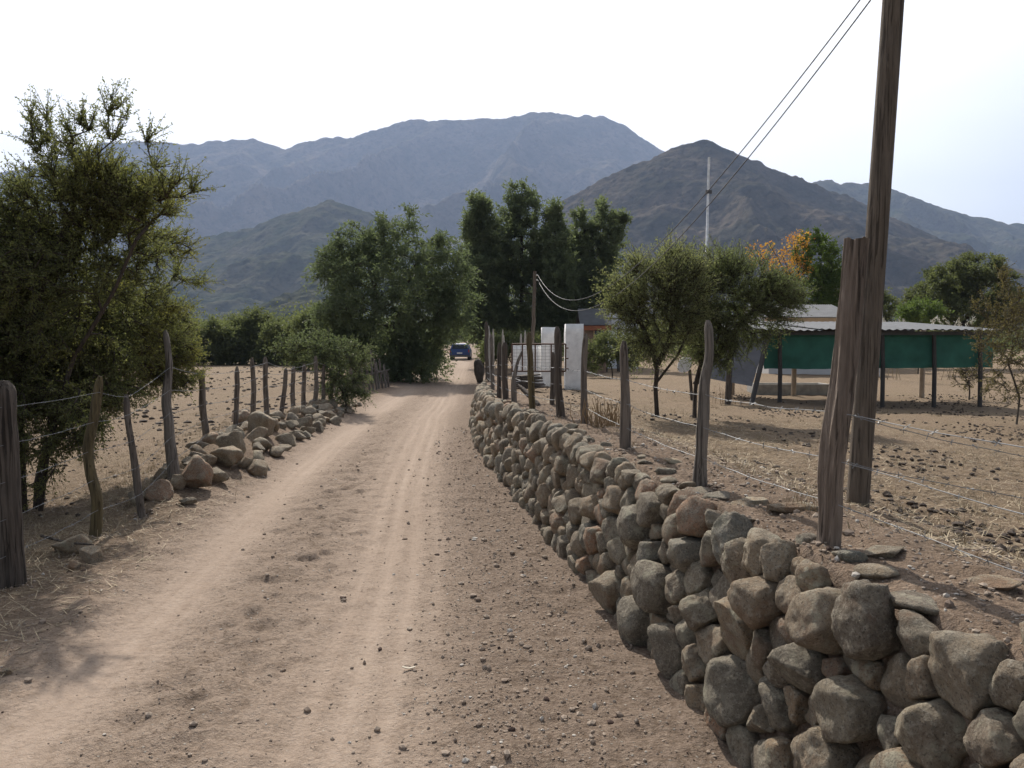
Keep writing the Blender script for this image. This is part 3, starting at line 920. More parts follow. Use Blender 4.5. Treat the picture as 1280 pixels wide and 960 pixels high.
# --- right fence on top of the stone wall
p0 = hit(876, 607)
RF = thing('wire_fence', 'barbed wire fence of crooked wooden posts standing on top of the stone wall', 'fence', tuple(p0))
rp = []
rp.append(px_post(RF, (1036, 683), [(1040, 600), (1053, 480), (1067, 360), (1072, 300)], 26, 'gnarled', 3, 64, 90, 0.34, label='thick gnarled leaning fence post with deep cracks', taper=1.0, tip='broken'))
rp.append(px_post(RF, (876, 607), [(876, 540), (880, 480), (887, 445), (885, 400)], 17, 'post_grey', 5, 16, 36, 0.2, taper=0.55, label='grey fence post narrowing to a split top'))
rp.append(px_post(RF, (782, 562), [(782, 500), (781, 426)], 13, 'post', 8, 14, 26, 0.14, taper=0.8))
rp.append(px_post(RF, (731, 529), [(731, 498), (730, 470), (732, 417)], 9, 'post', 11, taper=0.75))
rp.append(px_post(RF, (701, 521), [(698, 470), (697, 408)], 11, 'post_dark', 13, taper=0.7))
rp.append(px_post(RF, (666, 512), [(664, 460), (661, 415)], 8.5, 'post_yellow', 17, taper=0.8, label='yellowish fence post with lichen'))
rp.append(px_post(RF, (643, 505), [(642, 475), (646, 455), (653, 438)], 8, 'post_grey', 19, taper=0.4, label='short pointed fence post curving to one side'))
rp.append(px_post(RF, (632, 500), [(631, 460), (631, 428)], 7.5, 'post_dark', 23, taper=0.9))
rp.append(px_post(RF, (624, 497), [(624, 460), (624, 428)], 6, 'post_dark', 24, taper=0.9))
rp.append(px_post(RF, (616, 488), [(615, 450), (614, 418)], 5, 'post_grey', 29, taper=0.9))
rp.append(px_post(RF, (609, 478), [(608, 440), (608, 402)], 5.0, 'post_dark', 31, taper=0.9))
px_post(RF, (690, 507), [(690, 470), (691, 440)], 6, 'post_dark', 37)
mb = MB()
a, b = hit(674, 507), atd(648, 481, hit(643, 505)[1])
post_mesh(mb, [a, b], 0.035, 0.03, 41, 8, 12, 0.1)
mb.build('brace', M['post_dark'], RF, True)
first = rp[0]
off = np.array([first[0][0] + 2.3, first[0][1] - 3.4, gz(first[0][0] + 0.55, 1.0) + 0.0])
off2 = [np.array([0.0, 0, 0]) + off, np.array([0, 0, 1.1]) + off]
for k, (h0, h1) in enumerate(((0.17, 0.16), (0.34, 0.33), (0.52, 0.5))):
    mb = MB()
    chain = [along(p, h0) - np.array([0, 0.02, 0]) for p in rp]
    # the strand runs on past the camera to the next post out of the picture
    nxt = np.array([1.95, -0.6, gz(1.95, -0.6) + h0])
    barbed(mb, nxt, chain[0] - np.array([0, 0.05, 0]), 0.03, 90 + k)
    for i in range(len(chain) - 1):
        barbed(mb, chain[i], chain[i + 1], 0.015, 100 + 10 * k + i, r=0.0017 if chain[i][1] < 8 else 0.0026)
    mb.build('wire', M['wire'], RF, False)
mb = MB(); post_mesh(mb, [(1.95, -0.6, gz(1.95, -0.6)), (1.97, -0.6, gz(1.95, -0.6) + 1.0)], 0.055, 0.045, 55)
mb.build('post', M['post'], RF, True)
# strands slanting away to the field side from the gnarled post
mb = MB()
q = hit(1279, 560)
for k, (h0, ty) in enumerate(((0.52, 550), (0.34, 600))):
    e = atd(1420, ty + 40, 3.6)
    barbed(mb, along(first, h0), e, 0.03, 140 + k)
mb.build('wire', M['wire'], RF, False)
mb = MB(); e = atd(1424, 600, 3.6); post_mesh(mb, [(e[0], 3.6, gz(e[0], 3.6)), (e[0], 3.6, gz(e[0], 3.6) + 1.1)], 0.05, 0.04, 56)
mb.build('post', M['post'], RF, True)

# --- left fence
p0 = hit(120, 670)
LF = thing('wire_fence', 'five strand barbed wire fence on crooked posts along the left side of the road', 'fence', tuple(p0))
lp = []
lp.append(px_post(LF, (12, 732), [(10, 620), (6, 540), (3, 476)], 31, 'post_dark', 61, 28, 40, 0.12, label='thick dark corner post', taper=0.9))
lp.append(px_post(LF, (120, 671), [(121, 620), (110, 585), (108, 560), (119, 510), (126, 470)], 13, 'post_yellow', 62, 14, 34, 0.14, label='bent fence post with yellow lichen'))
lp.append(px_post(LF, (178, 646), [(170, 590), (160, 530), (158, 493)], 9, 'post', 63, 12, 30, 0.16))
lp.append(px_post(LF, (217, 598), [(213, 540), (209, 500), (212, 465), (205, 413)], 15, 'post_grey', 64, 16, 40, 0.14, label='tall forked fence post leaning over the rock heap', taper=0.5))
for k, (bx, by, tx, ty, w, Yd) in enumerate(((259, 548, 252, 462, 9, 10.3), (293, 535, 297, 458, 6.5, 11.6), (315, 528, 315, 447, 7, 12.2), (334, 520, 332, 446, 7, 13.0), (351, 510, 357, 460, 6, 13.8), (367, 505, 367, 458, 6, 14.6), (379, 500, 380, 455, 6, 15.4), (393, 497, 394, 445, 6, 16.4), (404, 495, 405, 455, 5, 17.2), (413, 497, 415, 460, 5, 18.2), (421, 500, 421, 465, 4.5, 19.5), (441, 497, 437, 447, 4.5, 22.5))):
    p = atd(bx, by, Yd); p[2] = gz(p[0], p[1])
    mb = MB(); pts = [p, 0.5 * (p + atd(tx, ty, Yd)) + np.array([0.015 * ((k * 7) % 5 - 2), 0, 0]), atd(tx, ty, Yd)]
    post_mesh(mb, pts, 0.5 * w * Yd / F, 0.42 * w * Yd / F, 70 + k, 10, 20, 0.14)
    mb.build('post', M['post'], LF, True); lp.append(pts)
for k in range(5):
    mb = MB()
    hs = 0.22 + 0.24 * k
    prev = None
    for i, p in enumerate(lp):
        hh = (hs * 1.0 if i < 4 else hs * 0.82)
        c = along(p, min(hh, np.array(p)[-1][2] - p[0][2] - 0.02)) + np.array([0.03, -0.03, 0])
        if prev is None:
            n0 = np.array([-3.35, 1.2, gz(-3.35, 1.2) + hs])
            barbed(mb, n0, c, 0.03, 200 + k)
        else:
            barbed(mb, prev, c, 0.012, 210 + 10 * k + i, r=0.0017 if i < 5 else 0.0024)
        prev = c
    mb.build('wire', M['wire'], LF, False)
mb = MB(); post_mesh(mb, [(-3.38, 1.2, gz(-3.38, 1.2)), (-3.36, 1.2, gz(-3.38, 1.2) + 1.35)], 0.06, 0.05, 57)
mb.build('post', M['post'], LF, True)
# fallen stick beside the corner post
mb = MB(); a, b = hit(52, 690), hit(118, 697); a[2] += 0.11; b[2] += 0.1
post_mesh(mb, [a, 0.5 * (a + b) + (0, 0, -0.02), b], 0.012, 0.007, 58, 6, 14, 0.1, under=0)
tag(mb.build('stick', M['post_dark'], None, True), 'thin dark stick lying across the slab by the corner post', 'stick')

# --- upright stick fence at the bend of the road
p0 = hit(470, 487)
SF = thing('stick_fence', 'rough fence of upright sticks and crossed poles at the bend under the willowy tree', 'fence', tuple(p0))
g = np.random.default_rng(91)
for k, (bx, tx, ty) in enumerate(((455, 450, 440), (462, 457, 446), (466, 463, 438), (471, 467, 446), (474, 470, 452), (478, 474, 448), (482, 480, 455), (486, 483, 462))):
    p = atd(bx, 488, 24.5 + k * 0.35); p[2] = gz(p[0], p[1])
    mb = MB(); post_mesh(mb, [p, atd(tx, ty, p[1])], 0.04, 0.03, 300 + k, 8, 16, 0.15)
    mb.build('post', M['post' if k % 2 else 'post_grey'], SF, True)
for k, (x0, y0, x1, y1) in enumerate(((452, 455, 486, 470), (452, 470, 487, 462), (453, 478, 486, 478))):
    mb = MB(); post_mesh(mb, [atd(x0, y0, 24.3), atd(x1, y1, 27.2)], 0.03, 0.022, 320 + k, 7, 16, 0.12, under=0)
    mb.build('rail', M['post'], SF, True)

# ------------------------------------------------------------------ poles and cables
pb = hit(1072, 633)
UP = thing('utility_pole', 'tall dark brown wooden utility pole leaning slightly right behind the gnarled post', 'utility pole', tuple(pb))
top = atd(1121, -62, pb[1])
mb = MB()
t = np.linspace(0, 1, 40); P = pb + t[:, None] * (top - pb); P = np.vstack([pb - (0, 0, .3), P])
mb.tube(P, np.interp(np.linspace(0, 1, 41), [0, 1], [13.6, 12.3]) * pb[1] / F, 28, True, lambda tt, th: 1 + 0.015 * fbm(np.cos(th) * 2 + 0 * tt, np.sin(th) * 2 + 0 * tt, tt * 6 + 0 * th, oct=2, seed=9))
mb.build('shaft', M['pole'], UP, True)
att = [along([pb, top], h) for h in (atd(1119, -44, pb[1])[2] - pb[2], atd(1118, -24, pb[1])[2] - pb[2])]
for a in att:
    mb = MB(); mb.tube(np.array([a + (-0.01, 0.05, 0), a + (-0.02, 0.08, 0.0), a + (-0.03, 0.1, 0.01)]), [0.02, 0.028, 0.015], 10)
    mb.build('insulator', simple_mat('white_porcelain', (0.5, 0.48, 0.44), 0.3), UP, True)

fb = atd(664, 497, 25.0); fb[2] = gz(fb[0], fb[1])
ft = atd(668.5, 339, 25.0)
FP = thing('utility_pole', 'thin leaning wooden pole by the gate carrying the sagging cables', 'utility pole', tuple(fb))
mb = MB(); post_mesh(mb, [fb, ft], 0.075, 0.055, 401, 10, 20, 0.04, tip=False)
mb.build('shaft', M['pole'], FP, True)
fa = [atd(671, 344, 25.0), atd(671, 350, 25.0)]
for a in fa:
    mb = MB(); mb.tube(np.array([a + (-0.05, 0, 0), a + (0.03, 0, 0)]), [0.03, 0.022], 8)
    mb.build('insulator', bpy.data.materials['white_porcelain'], FP, True)
for k, lab in ((0, 'upper of the two overhead cables from the tall pole to the gate pole'), (1, 'lower of the two overhead cables from the tall pole to the gate pole')):
    A = att[k] + (-0.03, 0.1, 0.01); B = fa[k] + (0.03, 0, 0)
    t = np.linspace(0, 1, 80) ; t2 = t
    P = A + t[:, None] * (B - A)
    P[:, 2] -= (1.22 + 0.10 * k) * 4 * t * (1 - t)
    mb = MB(); mb.tube(P, np.interp(t, [0, 1], [0.0045, 0.0055]), 6, False)
    tag(mb.build('power_cable', M['cable'], None, True, loc=tuple(A)), lab, 'cable', 'overhead cables')

M['white_metal'] = simple_mat('white_painted_steel', (0.66, 0.68, 0.70), 0.45)
b0 = atd(879.5, 480, 34); b0[2] = gz(b0[0], b0[1]); tp = atd(886, 205, 34)
MP = thing('mast', 'tall thin white metal mast rising behind the small acacias', 'mast', tuple(b0))
mb = MB(); mb.tube(np.array([b0, 0.6 * tp + 0.4 * b0, 0.6 * tp + 0.4 * b0 + (0, 0, 0.01), tp]), [0.075, 0.07, 0.055, 0.045], 12)
mb.build('shaft', M['white_metal'], MP, True)
mb = MB().box(tuple(tp + (-0.03, -0.03, -0.2)), tuple(tp + (0.05, 0.03, 0.28))); mb.build('antenna', M['white_metal'], MP)
mb = MB().box(tuple(tp + (-0.12, -0.05, -1.25)), tuple(tp + (0.14, 0.05, -1.1))); mb.build('bracket', M['cable'], MP)
b0 = atd(1101, 470, 36); b0[2] = gz(b0[0], b0[1]); tp = atd(1102, 355, 36)
mb = MB(); mb.tube(np.array([b0, tp]), [0.07, 0.06], 10)
tag(mb.build('mast', M['white_metal'], None, True, loc=tuple(b0)), 'short pale metal post behind the shelter roof right of the tall pole', 'mast')

# ------------------------------------------------------------------ gate
M['whitewash'] = simple_mat('whitewashed_masonry', (0.80, 0.80, 0.79), 0.85, 0, 0.14, 5, 0.02)
M['rust'] = simple_mat('brown_gate_steel', (0.10, 0.055, 0.035), 0.7, 0.2)
def bev_box(lo, hi, r, name, mat, parent=None, rough=0.0, seed=0, loc=None):
    bm = bmesh.new(); bmesh.ops.create_cube(bm, size=1)
    lo, hi = np.array(lo, float), np.array(hi, float)
    for v in bm.verts:
        v.co = Vector([(lo[i] + hi[i]) / 2 + v.co[i] * (hi[i] - lo[i]) for i in range(3)])
    if rough:
        bmesh.ops.subdivide_edges(bm, edges=bm.edges[:], cuts=7, use_grid_fill=True)
        for v in bm.verts:
            n = fbm(np.array([v.co.x * 3]), np.array([v.co.y * 3 + seed]), np.array([v.co.z * 3]), oct=3, seed=seed)[0]
            v.co += Vector((n, n * 0.6, 0.4 * n)) * rough
    else:
        bmesh.ops.bevel(bm, geom=bm.edges[:], offset=r, segments=2, affect='EDGES')
    V = np.array([v.co[:] for v in bm.verts])
    fs = {}
    for f in bm.faces: fs.setdefault(len(f.verts), []).append([v.index for v in f.verts])
    bm.verts.index_update(); bm.free()
    return mesh_np(name, V, [np.array(v) for v in fs.values()], mat, parent, bool(rough), None, loc)
YG = 22.5
def pxbox(x0, x1, ytop, Y, dep, name, mat, parent=None, ybot=None, r=0.02, rough=0.0, seed=0, loc=None):
    a, b = atd(x0, ytop, Y), atd(x1, ytop, Y)
    zb = (gz(0.5 * (a[0] + b[0]), Y + dep / 2) - 0.1) if ybot is None else atd(x0, ybot, Y)[2]
    return bev_box((a[0], Y, zb), (b[0], Y + dep, a[2]), r, name, mat, parent, rough, seed, loc)
c = atd(718, 489, YG)
tag(pxbox(707, 729, 405, YG, 0.5, 'gate_pillar', M['whitewash'], None, rough=0.03, seed=3, loc=tuple(c)), 'large rough whitewashed gate pillar right of the metal gate', 'gate pillar', 'whitewashed gate pillars')
c = atd(688, 489, YG + 1.6)
tag(pxbox(677.5, 698, 409, YG + 1.6, 0.5, 'gate_pillar', M['whitewash'], None, rough=0.03, seed=5, loc=tuple(c)), 'narrower whitewashed gate pillar half hidden behind the gate', 'gate pillar', 'whitewashed gate pillars')
c = atd(650, 489, YG + 2.2)
tag(pxbox(640, 677, 432, YG + 2.2, 0.3, 'low_wall', M['whitewash'], None, rough=0.025, seed=7, loc=tuple(c)), 'low whitewashed wall seen through the wire gate', 'low wall')
GT = thing('gate', 'brown steel framed gate with wire mesh standing open in front of the white pillar', 'gate', tuple(atd(690, 489, YG - 0.35)))
Yg = YG - 0.35
mb = MB()
def bar(x0, y0, x1, y1, r=0.022, Y=Yg): mb.tube(np.array([atd(x0, y0, Y), atd(x1, y1, Y)]), r, 8)
for args in ((640, 430, 707, 430), (640, 464, 707, 464), (640, 430, 640, 464), (669, 430, 669, 464), (689, 430, 689, 464), (707, 430, 707, 464), (653, 430, 653, 464)): bar(*args)
mb.build('frame', M['rust'], GT, True)
mb = MB()
for k in range(14): bar(641 + k * 66 / 13, 430.5, 641 + k * 66 / 13, 463.5, 0.004)
for k in range(8): bar(640.5, 433 + k * 4.1, 706.5, 433 + k * 4.1, 0.004)
mb.build('wire_mesh', M['wire'], GT, False)
mb = MB()
for y in (435, 448, 461): bar(707, y, 710.5, y, 0.02)
mb.build('hinge', M['rust'], GT, True)
# stack of old planks behind the fence
PS = thing('plank_stack', 'stack of dark weathered planks lying behind the fence in front of the gate', 'planks', tuple(atd(662, 490, 20)))
g = np.random.default_rng(12)
for k in range(7):
    z = 487 - k * 2.7
    a, b = atd(646 + g.uniform(0, 4), z + 1, 19.5), atd(679 - k * 1.2 + g.uniform(-2, 2), z - 3 + g.uniform(-1, 1), 20.6)
    a[2] = max(a[2], gz(a[0], a[1]) + 0.03 + 0.05 * k); b[2] = max(b[2], gz(b[0], b[1]) + 0.03 + 0.05 * k)
    d = (b - a) / 2; L = np.linalg.norm(d); u = d / L; s = np.cross(u, (0, 0, 1)); s /= np.linalg.norm(s)
    MB().obox((a + b) / 2, d, s * 0.12, np.cross(s, u) * 0.018).build('plank', M['post_dark'], PS)
# pale posts beyond, and the dark stump at the end of the wall
M['pale_post'] = simple_mat('pale_peeled_wood', (0.42, 0.39, 0.35), 0.8, 0, 0.3, 9)
for k, (x, y0, y1, Y, lab) in enumerate(((612.5, 462, 407, 30, 'tall pale forked post at the far end of the wall'), (616.5, 462, 411, 30.5, 'pale post leaning beside the forked post at the far end of the wall'), (627, 462, 412, 31, 'slim pale post left of the small utility pole with a bare top'), (631, 462, 419, 31.5, 'short slim pale post just right of the slim bare topped one'), (651.5, 462, 417, 30, 'pale stake directly left of the small utility pole'), (655, 462, 413, 30.5, 'taller pale stake against the small utility pole'))):
    p = atd(x, y0, Y); p[2] = gz(p[0], p[1])
    mb = MB(); post_mesh(mb, [p, atd(x + (k % 3 - 1) * 1.5, y1, Y)], 0.05, 0.04, 420 + k, 8, 14, 0.12)
    tag(mb.build('post', M['pale_post'], None, True, loc=tuple(p)), lab, 'post', 'pale posts beyond the wall')
    mb = None
P, T = stone_shape(4, (0.20, 0.2, 0.48), [], 0.3, 0.3, 5, 431)
c = atd(599, 455, 30.5); c[2] = gz(c[0], 30.5) + 0.38
tag(mesh_np('stump', P + c, [T], simple_mat('dark_stump_bark', (0.06, 0.05, 0.042), 0.9, 0, 0.4, 8, 0.03), None, True, None, tuple(c)), 'short dark stump at the far end of the stone wall beside the track', 'stump')

# ------------------------------------------------------------------ shelter
M['roof_sheet'] = simple_mat('corrugated_zinc', (0.15, 0.155, 0.165), 0.85, 0.0, 0.12, 3)
M['roof_sheet'].node_tree.nodes['Principled BSDF'].inputs['Specular IOR Level'].default_value = 0.08
M['roof_edge'] = simple_mat('dark_roof_edge', (0.05, 0.052, 0.055), 0.6)
M['net'] = simple_mat('green_shade_net', (0.03, 0.125, 0.092), 0.85, 0, 0.25, 2.2, 0.01)
M['tarp'] = simple_mat('grey_tarpaulin', (0.12, 0.12, 0.13), 0.7, 0, 0.2, 2.5, 0.02)
M['pale_wood'] = simple_mat('pale_new_wood', (0.36, 0.29, 0.22), 0.8, 0, 0.2, 8)
M['dark_steel'] = simple_mat('dark_post_steel', (0.045, 0.04, 0.037), 0.7)
YS = hit(975, 503)[1]
sb = hit(1080, 500)
SH = thing('shade_shelter', 'long open animal shelter with a pale sheet roof on dark posts', 'shelter', tuple(sb))
zt = atd(1000, 414, YS)[2]
for x, yb in ((974.5, 503), (1103, 499), (1167.5, 498), (1225, 497), (912, 503)):
    p = atd(x, yb, YS); p[2] = gz(p[0], p[1]) - 0.1
    t = atd(x, 413, YS)
    mb = MB(); mb.tube(np.array([p, (p + t) / 2 + (0.015, 0, 0), (t[0], t[1], zt)]), [0.052, 0.05, 0.046], 9); mb.build('post', M['dark_steel'], SH, True)
for x, yb in ((992, 496), (1152, 492), (1060, 494), (915, 495)):
    YB = YS + 3.6
    p = atd(x, yb, YB); p[2] = gz(p[0], p[1]) - 0.1
    mb = MB(); mb.tube(np.array([p, (p[0], YB, zt + 0.2)]), [0.075, 0.07], 8); mb.build('post', M['pale_wood'], SH, True)
x0, x1 = atd(908, 413, YS)[0], atd(1238, 413, YS)[0]
zf, zb_, yf, yb_ = zt + 0.03, atd(1000, 402.5, YS + 4.4)[2], YS - 0.35, YS + 4.4
ns = 9
for k in range(ns):
    a, b = x0 + (x1 - x0) * k / ns, x0 + (x1 - x0) * (k + 1) / ns + 0.06
    nx = 24
    X = np.linspace(a, b, nx); lift = 0.012 * (k % 2) + 0.01 * math.sin(k * 2.3)
    zz = 0.014 * np.sin((X - a) * 2 * np.pi / 0.09 * 0.5)
    yy = np.linspace(yf + 0.04 * math.sin(k * 5.1), yb_, 6)
    V, Vb = [], []
    for y in yy:
        q = (y - yf) / (yb_ - yf)
        V += [(x, y, zf + (zb_ - zf) * q + lift + z) for x, z in zip(X, zz)]
    V = np.array(V); n = len(V)
    i, j = np.meshgrid(np.arange(5), np.arange(nx - 1), indexing='ij')
    Q = np.stack([i * nx + j, i * nx + j + 1, (i + 1) * nx + j + 1, (i + 1) * nx + j], -1).reshape(-1, 4)
    MB().add(V, Q).add(V - (0, 0, 0.008), Q[:, ::-1]).build('roof_sheet', M['roof_sheet'], SH, True)
MB().box((x0 - .05, YS - 0.06, zt - 0.09), (x1 + .05, YS + 0.06, zt - 0.005)).build('beam', M['roof_edge'], SH)
MB().box((x0, YS + 3.54, zt + .02), (x1, YS + 3.66, zt + 0.16)).build('beam', M['roof_edge'], SH)
def cloth(name, C, mat, parent=None, nx=60, nz=14, wave=0.03, seed=0, loc=None, thick=0.006):
    """hanging cloth between four corners (tl, tr, br, bl)"""
    tl, tr, br, bl = [np.array(c, float) for c in C]
    s, t = np.meshgrid(np.linspace(0, 1, nx), np.linspace(0, 1, nz))
    P = (tl[None, None] * ((1 - s) * (1 - t))[..., None] + tr * (s * (1 - t))[..., None] + br * (s * t)[..., None] + bl * ((1 - s) * t)[..., None])
    L = np.linalg.norm(tr - tl)
    w = wave * fbm(s * L * 1.2 + seed, t * 1.6, oct=3, seed=seed) * (0.2 + t)
    P[..., 1] += w * 2; P[..., 2] += 0.6 * w * t
    P = P.reshape(-1, 3)
    i, j = np.meshgrid(np.arange(nz - 1), np.arange(nx - 1), indexing='ij')
    Q = np.stack([i * nx + j, i * nx + j + 1, (i + 1) * nx + j + 1, (i + 1) * nx + j], -1).reshape(-1, 4)
    return MB().add(P, Q[:, ::-1]).add(P + (0, thick, 0), Q).build(name, mat, parent, True, None, loc)
Yn = YS + 0.12
tag(cloth('shade_net', [atd(953, 418, Yn), atd(1240, 416.5, Yn), atd(1240, 459, Yn), atd(955, 461, Yn)], M['net'], None, 120, 16, 0.05, 4, tuple(atd(1090, 420, Yn))), 'long green shade net hung along the front of the animal shelter', 'shade net')
tag(cloth('tarp', [atd(884, 414, YS - .2), atd(961, 412.5, YS - .2), atd(940, 483, YS - 1.0), atd(882, 473, YS - .9)], M['tarp'], None, 40, 24, 0.04, 9, tuple(atd(920, 415, YS - .2))), 'grey tarpaulin sheet sloping down from the left end of the shelter', 'tarp')
mb = MB(); p = atd(938.5, 502, YS - 1.1); p[2] = gz(p[0], p[1]) - 0.05
mb.tube(np.array([p, atd(962, 412, YS - .28)]), 0.06, 8); mb.build('leaning_post', M['dark_steel'], SH, True)
mb = MB(); p = atd(909.5, 502, YS - 1.2); p[2] = gz(p[0], p[1]) - 0.05
mb.tube(np.array([p, atd(913, 431, YS - 1.2)]), [0.075, 0.05], 8)
tag(mb.build('post', M['post_dark'], None, True, loc=tuple(p)), 'dark stake standing in front of the grey tarpaulin', 'post')
# ridge of concrete trough under the net
pz = atd(1010, 492, YS + 3.0)
tr = MB(); z0 = gz(pz[0], pz[1]); xa, xb = pz[0] - 1.1, pz[0] + 1.1; ya, yb2 = YS + 4.2, YS + 5.0
tr.box((xa, ya, z0 - .05), (xb, ya + .08, z0 + .30)); tr.box((xa, yb2 - .08, z0 - .05), (xb, yb2, z0 + .30)); tr.box((xa, ya + .082, z0 - .05), (xa + .08, yb2 - .082, z0 + .30)); tr.box((xb - .08, ya + .082, z0 - .05), (xb, yb2 - .082, z0 + .30)); tr.box((xa + .082, ya + .082, z0 - .05), (xb - .082, yb2 - .082, z0 + .1))
tag(tr.build('trough', simple_mat('pale_concrete', (0.34, 0.33, 0.31), 0.9), None, False, loc=tuple(pz)), 'low pale grey trough behind the shelter seen under the net', 'trough')

# pale board on a stake between the acacias
bp = atd(865, 500, 19.5); bp[2] = gz(bp[0], bp[1])
BD = thing('board', 'rounded white board on a stake behind the small acacias', 'board', tuple(bp))
q = atd(856, 456, 19.5); th = np.linspace(0, 2 * np.pi, 28, endpoint=False)
ring = np.stack([q[0] + 0.17 * np.sign(np.cos(th)) * np.abs(np.cos(th)) ** 0.8 + 0.04 * np.sin(th), np.full(28, 19.5), q[2] + 0.19 * np.sign(np.sin(th)) * np.abs(np.sin(th)) ** 0.8], 1)
k = np.arange(28)
mb = MB().add(np.vstack([ring, ring + (0, 0.03, 0)]), np.stack([k, (k + 1) % 28, (k + 1) % 28 + 28, k + 28], 1))
mb.add(np.vstack([ring, ring.mean(0)]), np.stack([(k + 1) % 28, k, np.full(28, 28)], 1)); mb.add(np.vstack([ring + (0, 0.03, 0), ring.mean(0) + (0, 0.03, 0)]), np.stack([k, (k + 1) % 28, np.full(28, 28)], 1))
mb.build('panel', M['white_metal'], BD)
mb = MB(); mb.tube(np.array([bp, atd(862, 462, 19.54)]), 0.04, 8); mb.build('stake', M['post_dark'], BD, True)

# ------------------------------------------------------------------ houses
M['plaster'] = simple_mat('pale_plaster', (0.5, 0.5, 0.5), 0.85, 0, 0.1, 2)
M['tan_board'] = simple_mat('tan_fascia', (0.42, 0.29, 0.17), 0.8, 0, 0.15, 3)
M['orange_board'] = simple_mat('orange_brown_beam', (0.28, 0.10, 0.05), 0.8)
M['green_trim'] = simple_mat('dark_green_trim', (0.02, 0.05, 0.04), 0.6)
M['glass'] = simple_mat('dark_window_glass', (0.02, 0.024, 0.03), 0.12)
M['white_wall'] = simple_mat('white_house_wall', (0.62, 0.65, 0.70), 0.8, 0, 0.1, 2)
def gable_house(name, label, X0, X1, Y0, Y1, zw, ridge, mats, win, fascia=None, over=0.35):
    z0 = min(gz(X0, Y0), gz(X1, Y0)) - 0.2
    R = thing(name, label, 'house', (0.5 * (X0 + X1), 0.5 * (Y0 + Y1), z0))
    ym = 0.5 * (Y0 + Y1)
    mb = MB().box((X0, Y0, z0), (X1, Y1, zw))
    mb.add([(X0, Y0, zw), (X0, Y1, zw), (X0, ym, ridge), (X1, Y0, zw), (X1, Y1, zw), (X1, ym, ridge)], [(0, 2, 1), (3, 4, 5)])
    mb.build('wall', mats[0], R)
    rb = MB(); s = (ridge - zw) / (ym - Y0)
    for sgn, ya in ((-1, Y0), (1, Y1)):
        ye = ya + sgn * over; ze = zw - over * s
        n = 40; X = np.linspace(X0 - over, X1 + over, n * 4)
        zz = 0.018 * np.sin(np.arange(n * 4) * np.pi / 2)
        V = np.vstack([np.stack([X, np.full_like(X, ye), ze + 0.05 + zz], 1), np.stack([X, np.full_like(X, ym), ridge + 0.05 + zz], 1)])
        i = np.arange(n * 4 - 1); Q = np.stack([i, i + 1, i + 1 + n * 4, i + n * 4], 1)
        rb.add(V, Q if sgn < 0 else Q[:, ::-1]).add(V - (0, 0, 0.04), Q[:, ::-1] if sgn < 0 else Q)
    rb.build('roof', mats[1], R)
    if fascia is not None:
        zz = zw - over * s
        MB().box((X0 - over + .02, Y0 - over + .01, zz - 0.22), (X1 + over - .02, Y0 - over + .06, zz + 0.02)).build('fascia', fascia, R)
    for (wx, ww, z_a, z_b) in win:
        w = MB()
        for lo, hi in (((wx - ww / 2, Y0 - .05, z_a), (wx + ww / 2, Y0 - .003, z_a + .06)), ((wx - ww / 2, Y0 - .05, z_b - .06), (wx + ww / 2, Y0 - .003, z_b)), ((wx - ww / 2, Y0 - .05, z_a + .062), (wx - ww / 2 + .06, Y0 - .003, z_b - .062)), ((wx + ww / 2 - .06, Y0 - .05, z_a + .062), (wx + ww / 2, Y0 - .003, z_b - .062))): w.box(lo, hi)
        f = w.build('window', M['tan_board'], R)
        MB().box((wx - ww / 2 + .062, Y0 - .03, z_a + .062), (wx + ww / 2 - .062, Y0 - .004, z_b - .062)).build('pane', M['glass'], f)
    return R
YH = 38.0
a, b = atd(962, 399, YH), atd(1062, 399, YH)
gable_house('house', 'low house with a broad pale grey sheet roof and tan fascia behind the shelter', a[0], b[0], YH, YH + 6, a[2] + 0.12, atd(1000, 382, YH + 3)[2], (M['plaster'], M['roof_sheet']), [], M['tan_board'])
YH2 = 40.0
a, b = atd(731, 404, YH2), atd(758, 404, YH2)
gable_house('house', 'small house with a shiny sheet roof and orange brown beam behind the white gate pillar', a[0], b[0], YH2, YH2 + 2.6, a[2], atd(740, 387, YH2 + 1.3)[2], (simple_mat('brick_house_wall', (0.22, 0.15, 0.11), 0.9), M['roof_sheet']), [(atd(749, 418, YH2)[0], 0.6, atd(749, 424, YH2)[2], atd(749, 411, YH2)[2])], M['orange_board'], 0.25)
YT = 41.0
WT = thing('water_tower', 'white tank tower beside the small house half hidden by the left acacia', 'water tower', tuple(atd(766, 470, YT)))
a, b = atd(757, 397, YT), atd(777, 409, YT); zg = gz(a[0], YT)
bev_box((a[0], YT, b[2]), (b[0], YT + 0.9, a[2] + 0.3), 0.04, 'tank', M['white_wall'], WT)
for x in (a[0] + .05, b[0] - .12):
    MB().box((x, YT + .05, zg - .1), (x + .08, YT + .13, b[2] - .003)).build('leg', M['dark_steel'], WT)
    MB().box((x, YT + .75, zg - .1), (x + .08, YT + .83, b[2] - .003)).build('leg', M['dark_steel'], WT)
a, b = atd(746, 374, 46), atd(764, 420, 46)
gable_house('house', 'pale blue white house gable showing above the small shiny roof', a[0], b[0] + 1.6, 46, 49, a[2] - 0.45, a[2] + 0.1, (M['white_wall'], M['roof_sheet']), [], None, 0.15)

